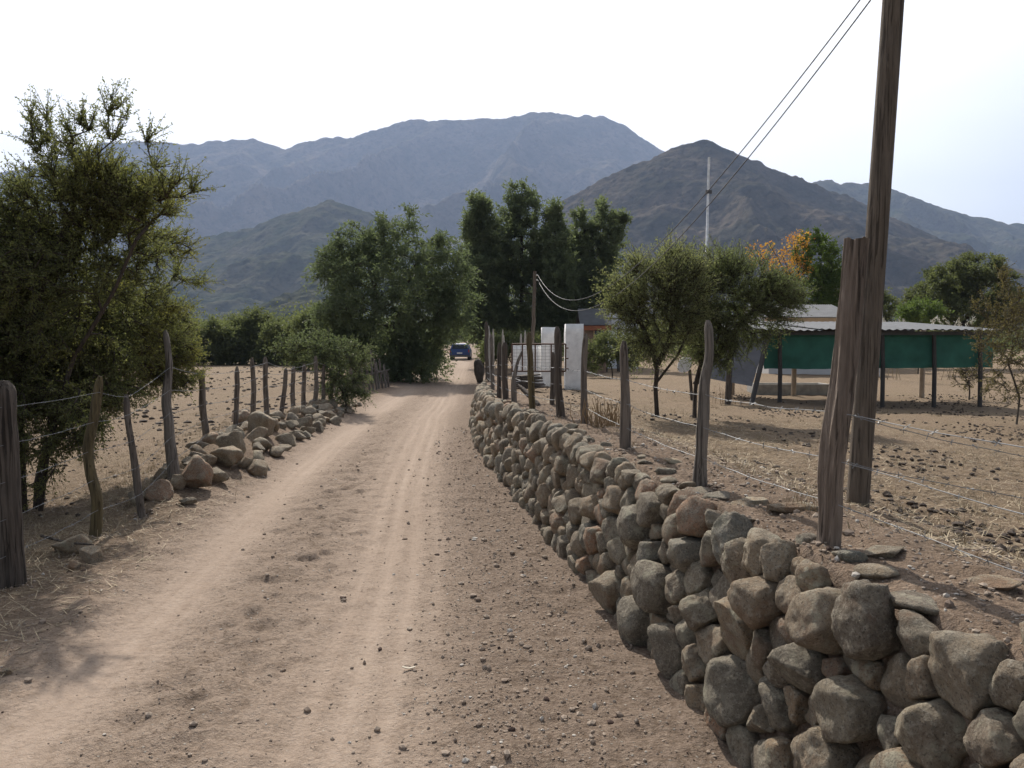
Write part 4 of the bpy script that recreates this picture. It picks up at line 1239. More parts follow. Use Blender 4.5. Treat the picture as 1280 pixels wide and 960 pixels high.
# ------------------------------------------------------------------ blue car
def build_car():
    base = hit(574, 450.5)
    Yc = base[1]; s = 1.0
    x0, x1 = atd(562, 440, Yc)[0], atd(587, 440, Yc)[0]
    W = (x1 - x0); cx = (x0 + x1) / 2; z0 = base[2]
    Lk = W / 1.68
    C = thing('parked_car', 'blue hatchback car parked on the track under the far trees, seen from behind', 'car', (cx, Yc, z0))
    blue = simple_mat('blue_car_paint', (0.014, 0.045, 0.17), 0.28, 0.1, 0.05); glass = M['glass']
    tyre = simple_mat('black_tyre', (0.02, 0.02, 0.02), 0.9); red = simple_mat('red_tail_light', (0.35, 0.015, 0.012), 0.3); grey = simple_mat('grey_bumper', (0.07, 0.07, 0.075), 0.6)
    def extr(prof, hw0, hw1, zsplit, name, mat):
        bm = bmesh.new(); n = len(prof)
        def hw(z): return hw0 if z <= zsplit else hw0 + (hw1 - hw0) * (z - zsplit) / (1.42 - zsplit)
        L = [bm.verts.new((cx - hw(z) * Lk, Yc + y * Lk, z0 + z * Lk)) for y, z in prof]
        R = [bm.verts.new((cx + hw(z) * Lk, Yc + y * Lk, z0 + z * Lk)) for y, z in prof]
        bm.faces.new(L); bm.faces.new(R[::-1])
        for i in range(n): bm.faces.new((L[(i + 1) % n], L[i], R[i], R[(i + 1) % n]))
        bmesh.ops.recalc_face_normals(bm, faces=bm.faces[:])
        bmesh.ops.bevel(bm, geom=bm.edges[:], offset=0.05 * Lk, segments=2, affect='EDGES')
        bm.verts.index_update(); fs = {}
        for f in bm.faces: fs.setdefault(len(f.verts), []).append([v.index for v in f.verts])
        V = np.array([v.co[:] for v in bm.verts]); bm.free()
        return mesh_np(name, V, [np.array(v) for v in fs.values()], mat, C, False)
    extr([(0.0, 0.28), (0.0, 0.62), (0.03, 0.92), (0.28, 1.36), (0.55, 1.42), (1.75, 1.40), (2.6, 0.95), (3.7, 0.82), (3.85, 0.5), (3.82, 0.25)], 0.84, 0.60, 0.92, 'body', blue)
    def q(pts, name, mat):
        P = np.array([(cx + x * Lk, Yc + y * Lk, z0 + z * Lk) for x, y, z in pts])
        MB().add(np.vstack([P, P + (0, 0.02, 0)]), [(0, 1, 2, 3), (7, 6, 5, 4), (0, 4, 5, 1), (1, 5, 6, 2), (2, 6, 7, 3), (3, 7, 4, 0)]).build(name, mat, C)
    q([(-0.66, 0.02, 0.97), (0.66, 0.02, 0.97), (0.54, 0.21, 1.30), (-0.54, 0.21, 1.30)], 'rear_window', glass)
    for sx in (-1, 1):
        q([(sx * 0.79 - .06, -0.03, 0.68), (sx * 0.79 + .03, -0.03, 0.68), (sx * 0.77 + .03, -0.01, 0.90), (sx * 0.77 - .06, -0.01, 0.90)], 'tail_light', red)
        for yy in (0.7, 3.1):
            c = np.array([cx + sx * 0.74 * Lk, Yc + yy * Lk, z0 + 0.29 * Lk])
            t = MB().tube(np.array([c - (0.1, 0, 0), c + (0.1, 0, 0)]), 0.29 * Lk, 20); w = t.build('wheel', tyre, C, False)
    MB().box((cx - .80 * Lk, Yc - .07, z0 + .30 * Lk), (cx + .80 * Lk, Yc - .01, z0 + .46 * Lk)).build('bumper', grey, C)
    MB().box((cx - .22 * Lk, Yc - .035, z0 + .56 * Lk), (cx + .22 * Lk, Yc - .015, z0 + .66 * Lk)).build('number_plate', M['white_metal'], C)
build_car()
#@@TREES

# ------------------------------------------------------------------ trees
def leaf_quads(O, D, L, Wd, g, up=0.35):
    """rhombic leaves at points O pointing along D"""
    n = len(O)
    D = D / (np.linalg.norm(D, axis=1, keepdims=True) + 1e-9)
    r = g.normal(size=(n, 3)); r[:, 2] *= 0.5
    S = np.cross(D, r); S /= np.linalg.norm(S, axis=1, keepdims=True) + 1e-9
    l = (L * g.uniform(0.6, 1.35, n))[:, None]; w = (Wd * g.uniform(0.6, 1.35, n))[:, None]
    N_ = np.cross(D, S)
    V = np.stack([O, O + D * l * 0.5 + S * w * 0.5 + N_ * l * 0.06, O + D * l, O + D * l * 0.5 - S * w * 0.5 + N_ * l * 0.06], 1)
    return V.reshape(-1, 3), np.arange(n * 4).reshape(n, 4)

def in_lobes(lobes, n, g, shell=0.5):
    vol = np.array([l[1][0] * l[1][1] * l[1][2] * (l[2] if len(l) > 2 else 1.0) for l in lobes]); vol = vol ** 0.8; pr = vol / vol.sum()
    k = g.choice(len(lobes), n, p=pr)
    d = g.normal(size=(n, 3)); d /= np.linalg.norm(d, axis=1, keepdims=True)
    r = g.random(n) ** (1 / 3.0 * (1 - shell) + 0.18 * shell)
    C = np.array([l[0] for l in lobes]); R = np.array([l[1] for l in lobes])
    return C[k] + d * r[:, None] * R[k]

def grow_tree(stems, tips, g, r0, wig=0.12, tip_r=0.006, power=0.5, start_h=0.35):
    """branches from stems (list of polylines) to tips; returns node arrays"""
    N, Pa = [], []
    ok = []
    for st in stems:
        prev = -1
        st = np.array(st)
        L = np.concatenate([[0], np.cumsum(np.linalg.norm(np.diff(st, axis=0), axis=1))])
        s = np.linspace(0, L[-1], max(4, int(L[-1] / 0.22)))
        for k, q in enumerate(s):
            N.append(np.array([np.interp(q, L, st[:, c]) for c in range(3)])); Pa.append(prev); prev = len(N) - 1
            ok.append(q > L[-1] * start_h)
    top = np.array([st[-1] for st in stems])
    dist = np.min(np.linalg.norm(tips[:, None] - top[None], axis=2), axis=1)
    order = np.argsort(dist)
    A = np.zeros((len(N) + len(tips) * 8, 3)); A[:len(N)] = N
    okA = np.zeros(len(A), bool); okA[:len(N)] = ok
    n = len(N); tip_idx = np.zeros(len(tips), int)
    for t in order:
        P = tips[t]
        d = np.linalg.norm(A[:n] - P, axis=1) + np.where(okA[:n], 0, 1e6)
        # prefer parents that are not above the tip
        d = d + 0.25 * np.maximum(A[:n, 2] - P[2], 0)
        j = int(np.argmin(d)); Q = A[j]; L = np.linalg.norm(P - Q)
        m = int(np.clip(round(L / 0.18), 1, 7))
        prev = j; bend = g.normal(size=3) * wig * L; bend[2] = abs(bend[2]) * 0.6 
        for q in range(1, m + 1):
            f = q / m
            A[n] = Q + (P - Q) * f + bend * 4 * f * (1 - f) * 0.5
            Pa.append(prev); okA[n] = True; prev = n; n += 1
        tip_idx[t] = n - 1
    A = A[:n]; Pa = np.array(Pa)
    cnt = np.zeros(n); isleaf = np.ones(n, bool); isleaf[Pa[Pa >= 0]] = False
    cnt[isleaf] = 1
    for i in range(n - 1, -1, -1):
        if Pa[i] >= 0: cnt[Pa[i]] += cnt[i]
    R = r0 * (cnt / max(1, len(tips) / len(stems))) ** power
    R = np.clip(R, tip_r, r0 * 1.15)
    for st in [i for i in range(n) if Pa[i] < 0]: R[st] *= 1.25
    return A, Pa, R, tip_idx

def branch_mesh(A, Pa, R, n=6):
    ch = np.where(Pa >= 0)[0]; pa = Pa[ch]
    D = A[ch] - A[pa]; L = np.linalg.norm(D, axis=1, keepdims=True) + 1e-9; T = D / L
    ref = np.where(np.abs(T[:, 2:3]) < 0.9, np.array([[0, 0, 1.0]]), np.array([[1.0, 0, 0]]))
    U = np.cross(T, ref); U /= np.linalg.norm(U, axis=1, keepdims=True) + 1e-9; W = np.cross(T, U)
    th = np.arange(n) / n * 2 * np.pi
    ring = np.cos(th)[None, :, None] * U[:, None] + np.sin(th)[None, :, None] * W[:, None]
    Rp = np.minimum(R[pa], R[ch] * 1.6)
    V0 = A[pa][:, None] + ring * Rp[:, None, None] - T[:, None] * (Rp * 0.3)[:, None, None]
    V1 = A[ch][:, None] + ring * R[ch][:, None, None]
    V = np.concatenate([V0, V1], 1).reshape(-1, 3)
    b = (np.arange(len(ch)) * 2 * n)[:, None]; j = np.arange(n)[None]
    Q = np.stack([b + j, b + (j + 1) % n, b + n + (j + 1) % n, b + n + j], -1).reshape(-1, 4)
    return V, Q

def tree(name, label, cat, base, lobes, mat, seed, ntip=160, r0=0.1, twigs=5, tl=0.3, lpt=12, leaf=(0.03, 0.012), droop=0.0, outw=0.6, stems=None, bark='bark', shell=0.5, group=None, twig_mesh=False, upb=0.2, leafdir=0.5, wig=0.12, crown='crown', sides=6, extra=None, start_h=0.35, jit=0.12):
    g = np.random.default_rng(seed)
    base = np.array(base, float)
    tips = in_lobes(lobes, ntip, g, shell)
    if extra is not None: tips = np.vstack([tips, extra])
    tips = tips[tips[:, 2] > base[2] + 0.15]
    cen = np.mean([l[0] for l in lobes], axis=0)
    if stems is None:
        h = (cen[2] - base[2])
        stems = [[base - (0, 0, .15), base + (0.03 * h, 0, 0.3 * h), base * 0.35 + cen * 0.65]]
    A, Pa, R, ti = grow_tree([np.array(s) for s in stems], tips, g, r0, wig, start_h=start_h)
    root = thing(name, label, cat, tuple(base), group)
    V, Q = branch_mesh(A, Pa, R, sides)
    tm = MB().add(V, Q)
    # twigs with leaves
    T = np.repeat(tips, twigs, 0)
    pn = A[Pa[ti]]; par = np.repeat((tips - pn), twigs, 0)
    par /= np.linalg.norm(par, axis=1, keepdims=True) + 1e-9
    od = T - cen; od /= np.linalg.norm(od, axis=1, keepdims=True) + 1e-9
    D = par * 0.5 + od * outw + g.normal(size=T.shape) * 0.65 + np.array([0, 0, upb])
    D /= np.linalg.norm(D, axis=1, keepdims=True)
    Lg = tl * g.uniform(0.45, 1.3, len(T))
    T = T - par * tl * 0.3 * g.random((len(T), 1))
    f = (np.arange(lpt) + 0.5) / lpt
    f = np.clip(f[None] + g.normal(size=(len(T), lpt)) * 0.04, 0.03, 1)
    O = T[:, None] + D[:, None] * (Lg[:, None] * f)[..., None]
    O[..., 2] -= droop * (Lg[:, None] * f) ** 2 / tl
    O = O + g.normal(size=O.shape) * leaf[0] * jit * 2
    LD = D[:, None] * leafdir + g.normal(size=O.shape) * 0.6
    LD[..., 2] -= droop * 0.6
    V, Q = leaf_quads(O.reshape(-1, 3), LD.reshape(-1, 3), leaf[0], leaf[1], g)
    if twig_mesh:
        k = np.linspace(0, 1, 4)
        P = T[:, None] + D[:, None] * (Lg[:, None] * k)[..., None]
        P[..., 2] -= droop * (Lg[:, None] * k) ** 2 / tl
        n = len(T)
        AA = P.reshape(-1, 3); PP = np.arange(n * 4) - 1; PP[::4] = -1
        RR = np.tile(np.array([1, .8, .6, .4]) * twig_mesh, n)
        tv, tq = branch_mesh(AA, PP, RR, 3)
        tm.add(tv, tq)
    tm.build('trunk', M[bark], root, True)
    mesh_np(crown, V, [Q], M[mat], root, False)
    return root

def plobes(Y, L, base=None):
    """crown lobes given in photo pixels at distance Y: (cx, cy, rx, ry, dY, ry_depth_m, weight)"""
    out = []
    for l in L:
        cx, cy, rx, ry = l[:4]
        dY = l[4] if len(l) > 4 else 0.0
        c = atd(cx, cy, Y + dY)
        sx, sz = rx * (Y + dY) / F, ry * (Y + dY) / F
        dep = l[5] if len(l) > 5 and l[5] else 0.5 * (sx + sz) * 1.1
        out.append((c, np.array([sx, dep, sz]), l[6] if len(l) > 6 else 1.0))
    return out

M['leaf_thorn'] = leaf_mat('thorn_tree_leaves', (0.09, 0.102, 0.045), (0.175, 0.18, 0.08), 0.52, (0.15, 0.13, 0.03), 0.5)
M['leaf_willow'] = leaf_mat('willowy_leaves', (0.068, 0.085, 0.054), (0.125, 0.15, 0.09), 0.5)
M['leaf_dark'] = leaf_mat('dark_tall_leaves', (0.08, 0.10, 0.066), (0.15, 0.175, 0.10), 0.5)
M['leaf_acacia'] = leaf_mat('acacia_leaves', (0.12, 0.132, 0.07), (0.21, 0.22, 0.12), 0.5)
M['leaf_acacia_b'] = leaf_mat('acacia_dark_leaves', (0.085, 0.10, 0.054), (0.155, 0.175, 0.09), 0.5)
M['leaf_bush'] = leaf_mat('bush_leaves', (0.07, 0.088, 0.05), (0.13, 0.15, 0.085), 0.45)
M['leaf_hedge'] = leaf_mat('hedge_leaves', (0.068, 0.08, 0.042), (0.13, 0.142, 0.07), 0.48)
M['leaf_autumn'] = leaf_mat('autumn_leaves', (0.05, 0.085, 0.02), (0.10, 0.13, 0.03), 0.4)
M['leaf_orange'] = leaf_mat('orange_autumn_leaves', (0.34, 0.10, 0.03), (0.46, 0.30, 0.05), 0.45)
M['leaf_brown'] = leaf_mat('dry_shrub_leaves', (0.085, 0.07, 0.034), (0.15, 0.125, 0.06), 0.35)
M['leaf_lime'] = leaf_mat('pale_green_leaves', (0.07, 0.105, 0.03), (0.13, 0.17, 0.055), 0.4)
M['bark_grey'] = wood_mat('grey_twig_bark', (0.06, 0.05, 0.042), (0.13, 0.11, 0.09))

# --- big thorny tree by the left fence
tb = hit(30, 642); Yt = tb[1]
lob = plobes(Yt, [(88, 262, 74, 50, 0.5, None, 1.5), (140, 245, 50, 38, 0.3, None, 1.5), (178, 258, 46, 26, 0.3, None, 1.5), (150, 315, 60, 45, 0.6, None, 1.3), (40, 330, 70, 50, 0.5, None, 1.3), (45, 380, 110, 85, 0.3), (170, 385, 50, 40, 1.6), (196, 436, 44, 40, 2.4), (200, 470, 34, 28, 2.4), (90, 470, 85, 52, 0.7), (-70, 375, 110, 115, 0.3), (10, 300, 50, 55, 0.3), (215, 450, 34, 36, 2.4, None, 1.4), (200, 400, 40, 34, 2.2, None, 1.2), (-60, 480, 110, 70, 0), (40, 520, 90, 50, -0.1, None, 1.3), (110, 420, 90, 60, 1.3, None, 1.2), (60, 440, 90, 70, 0.8, None, 1.0), (20, 590, 45, 50, -0.1, None, 0.4),
    (52, 165, 12, 36, 0.2, None, 1.8), (80, 205, 30, 30, 0.2), (146, 150, 11, 34, 0, None, 2.0), (100, 160, 14, 26, 0.1, None, 1.2), (112, 205, 26, 24, 0.1), (188, 190, 10, 22, 0, None, 2.0), (236, 232, 14, 12, 0, None, 2.0), (205, 240, 26, 18, 0), (236, 345, 22, 12, 1.8), (215, 310, 26, 18, 1.4)])
def lp_(x, y, d=0): return atd(x, y, Yt + d)
stems = [[tb - (0, 0, .2), lp_(25, 560), lp_(20, 470, .2), lp_(60, 330, .3), lp_(90, 270, .3)],
         [tb + (0.1, .05, -.2), lp_(60, 560), lp_(90, 450), lp_(140, 370), lp_(170, 300)],
         [tb + (-0.1, .05, -.2), lp_(-20, 560), lp_(-50, 430, .2), lp_(-60, 330, .3)],
         [tb + (0.05, .1, -.2), lp_(50, 580, .4), lp_(100, 510, 1.0), lp_(170, 450, 1.9)]]
tree('thorn_tree', 'big spreading thorny tree with tiny leaves beside the left fence', 'tree', tb, lob, 'leaf_thorn', 501, ntip=3000, r0=0.07, twigs=7, tl=0.24, lpt=20, leaf=(0.029, 0.012), outw=0.7, stems=stems, twig_mesh=0.0035, upb=0.25, leafdir=0.5, shell=0.35, sides=7, wig=0.16)

# --- green bush in the left fence
b0 = hit(432, 512); Yb = b0[1]
tree('bush', 'green feathery bush growing through the left fence at the end of the rock heap', 'bush', b0, plobes(Yb, [(398, 440, 42, 22), (425, 445, 36, 22), (365, 434, 22, 14), (436, 470, 20, 26), (440, 496, 18, 14), (418, 476, 18, 18)]), 'leaf_bush', 511, ntip=220, r0=0.04, twigs=6, tl=0.30, lpt=14, leaf=(0.05, 0.022), outw=0.8, twig_mesh=0.005, droop=0.3)

# --- willowy tree at the bend
b0 = hit(497, 480); b0 = np.array([atd(497, 480, 31)[0], 31, 0]); b0[2] = gz(b0[0], b0[1])
tree('tree', 'large dark green willowy tree overhanging the bend of the road', 'tree', b0, plobes(31, [(490, 370, 84, 62), (432, 335, 34, 28), (455, 305, 34, 26), (492, 295, 34, 26), (515, 276, 12, 14), (548, 335, 38, 38), (565, 375, 26, 40), (425, 395, 32, 26), (524, 418, 30, 32), (470, 435, 62, 36), (425, 385, 26, 20), (500, 450, 60, 24)]), 'leaf_willow', 521, ntip=620, r0=0.26, twigs=7, tl=0.75, lpt=16, leaf=(0.16, 0.05), droop=0.55, outw=0.5, shell=0.4)
b0 = np.array([atd(545, 470, 34)[0], 34, 0.0]); b0[2] = gz(b0[0], 34)
tree('bush', 'low olive bush at the right foot of the willowy tree by the track', 'bush', b0, plobes(34, [(530, 440, 16, 18), (542, 450, 9, 12), (522, 455, 16, 12)]), 'leaf_hedge', 523, ntip=120, r0=0.05, twigs=6, tl=0.45, lpt=12, leaf=(0.10, 0.04), outw=0.6)

# --- tall dark trees
for k, (cx, L, lab) in enumerate((
    (603, [(600, 262, 13, 16), (594, 290, 16, 26), (612, 300, 18, 30), (604, 350, 26, 45), (606, 405, 30, 28)], 'leftmost tall dark tree of the tall clump behind the gate'),
    (652, [(650, 246, 14, 14), (640, 275, 15, 26), (660, 270, 16, 28), (652, 320, 34, 40), (655, 385, 42, 44), (624, 330, 16, 34), (676, 325, 16, 34)], 'tallest dark tree of the clump, with a broad ragged crown'),
    (694, [(692, 270, 9, 18), (694, 305, 14, 32), (698, 360, 24, 48), (690, 410, 30, 24)], 'slim dark tree with a narrow pointed top between broader ones in the clump'),
    (740, [(724, 275, 8, 16), (750, 268, 8, 18), (728, 305, 14, 26), (748, 300, 13, 26), (772, 286, 11, 17), (764, 315, 16, 26), (740, 350, 34, 34), (742, 395, 40, 34), (715, 330, 14, 30)], 'tall tree with several lit green tops at the right end of the dark clump'))):
    Y = 46 + 1.5 * (k % 2)
    b0 = np.array([atd(cx, 440, Y)[0], Y, 0.0]); b0[2] = gz(b0[0], Y)
    cen = atd(cx, 380, Y)
    tree('tall_tree', lab, 'tree', b0, plobes(Y, L), 'leaf_dark', 530 + k, ntip=520, r0=0.24, twigs=7, tl=0.55, lpt=15, leaf=(0.17, 0.075), outw=0.3, upb=0.55, shell=0.45, group='tall dark trees behind the gate', stems=[[b0 - (0, 0, .2), cen, atd(cx, 290, Y)]])

# --- acacias in the field
b0 = hit(822, 521); Y = b0[1]
st = [[b0 - (0, 0, .1), atd(819, 480, Y), atd(822, 455, Y), atd(800, 400, Y)], [atd(822, 455, Y), atd(840, 420, Y), atd(842, 370, Y)], [atd(819, 480, Y), atd(850, 440, Y), atd(866, 400, Y)]]
tree('acacia', 'small olive green acacia with a pale feathery crown left of the split fence post', 'tree', b0, plobes(Y, [(812, 360, 42, 36), (790, 372, 28, 34), (845, 342, 36, 28), (830, 405, 40, 32), (785, 395, 20, 22), (850, 375, 30, 34), (800, 435, 22, 14, 0, None, 0.6)]), 'leaf_acacia', 551, ntip=360, r0=0.055, twigs=7, tl=0.38, lpt=18, leaf=(0.040, 0.013), outw=0.7, upb=0.35, stems=st, twig_mesh=0.004, start_h=0.5)
b0 = hit(868, 523); Y = b0[1] + 0.3; 
st = [[b0 - (0, 0, .1), atd(869, 480, Y), atd(876, 455, Y), atd(900, 400, Y)], [atd(876, 455, Y), atd(872, 420, Y), atd(885, 360, Y)], [atd(869, 480, Y), atd(905, 430, Y), atd(940, 390, Y)]]
tree('acacia', 'broader dark green acacia spreading right over the grey tarpaulin', 'tree', b0, plobes(Y, [(925, 362, 50, 38), (893, 345, 36, 28), (965, 372, 32, 24), (985, 378, 16, 12), (890, 410, 36, 40), (935, 405, 40, 22), (905, 440, 26, 20)]), 'leaf_acacia_b', 552, ntip=420, r0=0.06, twigs=7, tl=0.36, lpt=18, leaf=(0.040, 0.014), outw=0.8, upb=0.2, stems=st, twig_mesh=0.004, start_h=0.5)

# --- autumn tree, round tree and others behind the shelter
Y = 47
b0 = np.array([atd(1000, 450, Y)[0], Y, 0.0]); b0[2] = gz(b0[0], Y)
r_ = tree('tree', 'tree turning orange and yellow on its left side above the shelter roof', 'tree', b0, plobes(Y, [(1020, 325, 26, 28), (1012, 300, 14, 16), (1030, 350, 20, 26), (1000, 362, 40, 22), (1015, 385, 36, 18)]), 'leaf_autumn', 561, ntip=300, r0=0.14, twigs=7, tl=0.5, lpt=12, leaf=(0.13, 0.08), outw=0.5, upb=0.4)
g = np.random.default_rng(99)
op = in_lobes(plobes(Y, [(992, 310, 16, 22, -.5), (978, 330, 14, 20, -.4), (962, 322, 10, 24, -.3), (945, 318, 12, 16, -.2), (1002, 300, 14, 14, -.4), (1000, 335, 18, 18, -.6)]), 1250, g, 0.2)
V, Q = leaf_quads(op, g.normal(size=op.shape), 0.13, 0.09, g)
mesh_np('orange_foliage', V, [Q], M['leaf_orange'], r_, False)
tm = MB()
for k, (x, y) in enumerate(((992, 300), (978, 320), (962, 305), (945, 312), (1004, 295))):
    tm.tube(np.array([atd(1005, 385, Y), atd((1005 + x) / 2, (370 + y) / 2 + 6, Y - .2), atd(x, y, Y - .4)]), [0.06, 0.04, 0.015], 6)
tm.build('branch', M['bark'], r_, True)
for args in (
 ('tree', 'broad rounded green tree behind the right part of the shelter roof', (1205, 440, 46), [(1215, 342, 34, 24), (1190, 355, 34, 26), (1165, 375, 36, 24), (1235, 365, 34, 30), (1255, 385, 30, 26), (1205, 392, 66, 22), (1150, 390, 22, 14)], 'leaf_hedge', 562, dict(ntip=520, r0=0.24, twigs=7, tl=0.6, lpt=14, leaf=(0.16, 0.07), droop=0.35)),
 ('bush', 'small lime green bush above the shelter roof in front of the rounded tree', (1148, 430, 38), [(1150, 392, 22, 12), (1135, 396, 14, 10), (1165, 395, 12, 10)], 'leaf_lime', 563, dict(ntip=110, r0=0.05, twigs=6, tl=0.4, lpt=10, leaf=(0.11, 0.05), upb=0.5)),
 ('tree', 'dark green tree between the orange tree and the tall pole', (1060, 440, 48), [(1050, 365, 22, 26), (1075, 380, 30, 24), (1100, 388, 20, 18)], 'leaf_hedge', 564, dict(ntip=180, r0=0.12, twigs=6, tl=0.55, lpt=12, leaf=(0.15, 0.07))),
 ('bush', 'dark bush in the garden below the small house', (765, 465, 34), [(755, 437, 20, 18), (785, 440, 16, 18), (740, 450, 14, 12)], 'leaf_hedge', 565, dict(ntip=150, r0=0.05, twigs=6, tl=0.4, lpt=12, leaf=(0.1, 0.05))),
 ('bush', 'leafy bush behind the fence posts between the track and the gate', (640, 455, 38), [(630, 432, 20, 14), (655, 430, 18, 14), (612, 440, 12, 14)], 'leaf_hedge', 566, dict(ntip=150, r0=0.05, twigs=6, tl=0.45, lpt=12, leaf=(0.11, 0.05))),
 ('bush', 'pale green bush behind the blue car on the track', (588, 440, 72), [(578, 414, 22, 9), (600, 412, 16, 12), (552, 416, 12, 10)], 'leaf_bush', 567, dict(ntip=150, r0=0.08, twigs=6, tl=0.8, lpt=10, leaf=(0.24, 0.12))),
):
    nm, lab, (bx, by, Y), L, mt, sd, kw = args
    b0 = np.array([atd(bx, by, Y)[0], Y, 0.0]); b0[2] = gz(b0[0], Y)
    tree(nm, lab, 'tree' if nm == 'tree' else 'bush', b0, plobes(Y, L), mt, sd, **kw)

# --- sparse brown shrub at the right edge, bare shrub before the shelter
b0 = hit(1270, 530); Y = b0[1]
tree('shrub', 'tall sparse brownish shrub at the right edge of the field in front of the shelter', 'shrub', b0, plobes(Y, [(1250, 385, 26, 26), (1268, 420, 30, 36), (1240, 430, 24, 26), (1262, 470, 26, 30), (1225, 382, 12, 12), (1300, 400, 40, 50), (1258, 350, 10, 16), (1240, 480, 18, 16)]), 'leaf_brown', 571, ntip=260, r0=0.03, twigs=5, tl=0.22, lpt=11, leaf=(0.034, 0.016), outw=0.7, twig_mesh=0.0035, bark='bark_grey', start_h=0.15)
b0 = hit(1211, 500); Y = b0[1]
tree('shrub', 'small nearly bare shrub standing in front of the green net', 'shrub', b0, plobes(Y, [(1205, 475, 12, 12), (1218, 472, 12, 14), (1212, 465, 12, 8)]), 'leaf_brown', 572, ntip=46, r0=0.035, twigs=4, tl=0.25, lpt=4, leaf=(0.05, 0.025), outw=0.7, twig_mesh=0.008, bark='bark_grey', start_h=0.1)

# --- dark hedge trees at the far side of the left field
for k, (cx, top, rx, Y, lab) in enumerate((
    (272, 400, 30, 52, 'low dark tree at the far edge of the left field beside a taller one'), (318, 384, 38, 54, 'tallest rounded tree at the far edge of the left field'), (362, 394, 34, 52, 'olive tree at the far edge of the left field just left of the willowy tree'),
    (395, 385, 26, 44, 'brownish green bush tree tucked against the left side of the willowy tree'), (222, 396, 36, 55, 'dark tree at the far field edge seen just right of the thorny tree'), (150, 400, 40, 56, 'far field edge tree hidden mostly behind the thorny tree'), (70, 398, 44, 57, 'dark tree across the field behind the left half of the thorny tree'), (-20, 396, 44, 58, 'dark tree across the field beyond the left picture edge'))):
    b0 = np.array([atd(cx, 450, Y)[0], Y, 0.0]); b0[2] = gz(b0[0], Y)
    yb = 462 if Y > 50 else 470
    ym = 0.5 * (top + 452); ry = 0.5 * (452 - top)
    gg = np.random.default_rng(600 + k)
    L = [(cx, top + ry * 0.75, rx * 0.6, ry * 0.6), (cx - rx * .4, ym + 4, rx * .6, ry * .75), (cx + rx * .45, ym + 6, rx * .6, ry * .7), (cx, 440, rx, 14), (cx - rx * .7, 445, rx * .5, 14), (cx + rx * .7, 445, rx * .5, 14)]
    tree('hedge_tree', lab, 'tree', b0, plobes(Y, L), 'leaf_hedge' if k != 3 else 'leaf_brown' if False else 'leaf_hedge', 600 + k, ntip=300, r0=0.1, twigs=7, tl=0.6, lpt=12, leaf=(0.17, 0.08), outw=0.5, group='trees along the far edge of the left field')

# --- scrub on the plain between the fields and the hills
def scrub():
    g = np.random.default_rng(31)
    Vs, n = [], 2600
    y = 62 + 700 * g.random(n) ** 1.5
    x = g.uniform(-1.0, 1.0, n) * (60 + 0.95 * y)
    keep = (np.abs(x - road_x(y)) > 4.5 + 0 * y) & ~((y < 80) & (np.abs(x - road_x(y)) < 7))
    x, y = x[keep], y[keep]
    h = g.uniform(2.2, 5.0, len(x)) * np.where(y > 250, 1.3, 1)
    z = height(x, y, False)
    for i in range(len(x)):
        m = int(np.clip(700 * (90 / y[i]) ** 1.5, 26, 800))
        c = g.normal(size=(4, 3)) * np.array([0.5, 0.5, 0.2]) * h[i] * 0.7
        k = g.integers(0, 4, m)
        d = g.normal(size=(m, 3)); d /= np.linalg.norm(d, axis=1, keepdims=True)
        O = np.array([x[i], y[i], z[i] + h[i] * 0.42]) + c[k] + d * np.array([0.55, 0.55, 0.45]) * h[i] * (g.random((m, 1)) ** 0.4)
        O[:, 2] = np.maximum(O[:, 2], z[i])
        sz = np.clip(0.0034 * y[i], 0.2, 1.1)
        V, Q = leaf_quads(O, g.normal(size=O.shape), sz, sz * 0.6, g)
        Vs.append(V)
    V = np.vstack(Vs)
    o = mesh_np('scrub_woodland', V, [np.arange(len(V)).reshape(-1, 4)], M['leaf_hedge'], None, False)
    kind(o, 'stuff')
scrub()

# ------------------------------------------------------------------ dry weeds, pampas, litter on the ground
M['straw'] = simple_mat('dry_straw', (0.33, 0.265, 0.17), 0.8, 0, 0.3, 30)
M['dry_stalk'] = simple_mat('dry_brown_stalks', (0.26, 0.18, 0.10), 0.85, 0, 0.3, 20)
M['dung'] = simple_mat('dark_dry_dung', (0.055, 0.04, 0.03), 0.95, 0, 0.4, 30, 0.01)
M['pampas'] = simple_mat('pale_plume', (0.6, 0.58, 0.5), 0.9)
def stalks(name, label, cat, px, py, n, wpx, hpx, mat, seed, r=0.003, leafn=3, group=None):
    c = hit(px, py); g = np.random.default_rng(seed); Y = c[1]; mb = MB()
    for k in range(n):
        x = c[0] + g.normal() * wpx * 0.35 * Y / F; y = Y + g.normal() * wpx * 0.3 * Y / F
        h = hpx * Y / F * g.uniform(0.5, 1.05); b = np.array([x, y, gz(x, y) - .02])
        d = np.array([g.normal() * .18, g.normal() * .18, 1]) * h
        P = np.array([b, b + d * 0.5 + g.normal(size=3) * 0.02, b + d])
        mb.tube(P, [r, r * .8, r * .4], 3, False)
        for q in range(leafn):
            o = b + d * g.uniform(0.25, 1)
            V, Q = leaf_quads(o[None], (g.normal(size=3) + (0, 0, .5))[None], 0.10 * h, 0.02 * h, g); mb.add(V, Q)
    return tag(mb.build(name, mat, None, False, loc=tuple(c)), label, cat, group)
stalks('weed_clump', 'clump of tall dry brown stalks between two fence posts in front of the gate field', 'dry weeds', 756, 531, 70, 36, 38, M['dry_stalk'], 1, 0.006)
stalks('weed_clump', 'thin dry weeds beside the flat stone left of the gnarled post', 'dry weeds', 1004, 640, 14, 30, 40, M['dry_stalk'], 2, 0.0015)
stalks('weed_clump', 'small tuft of dry stems at the foot of the dark acacia', 'dry weeds', 905, 505, 24, 24, 26, M['dry_stalk'], 3, 0.004)
g = np.random.default_rng(8)
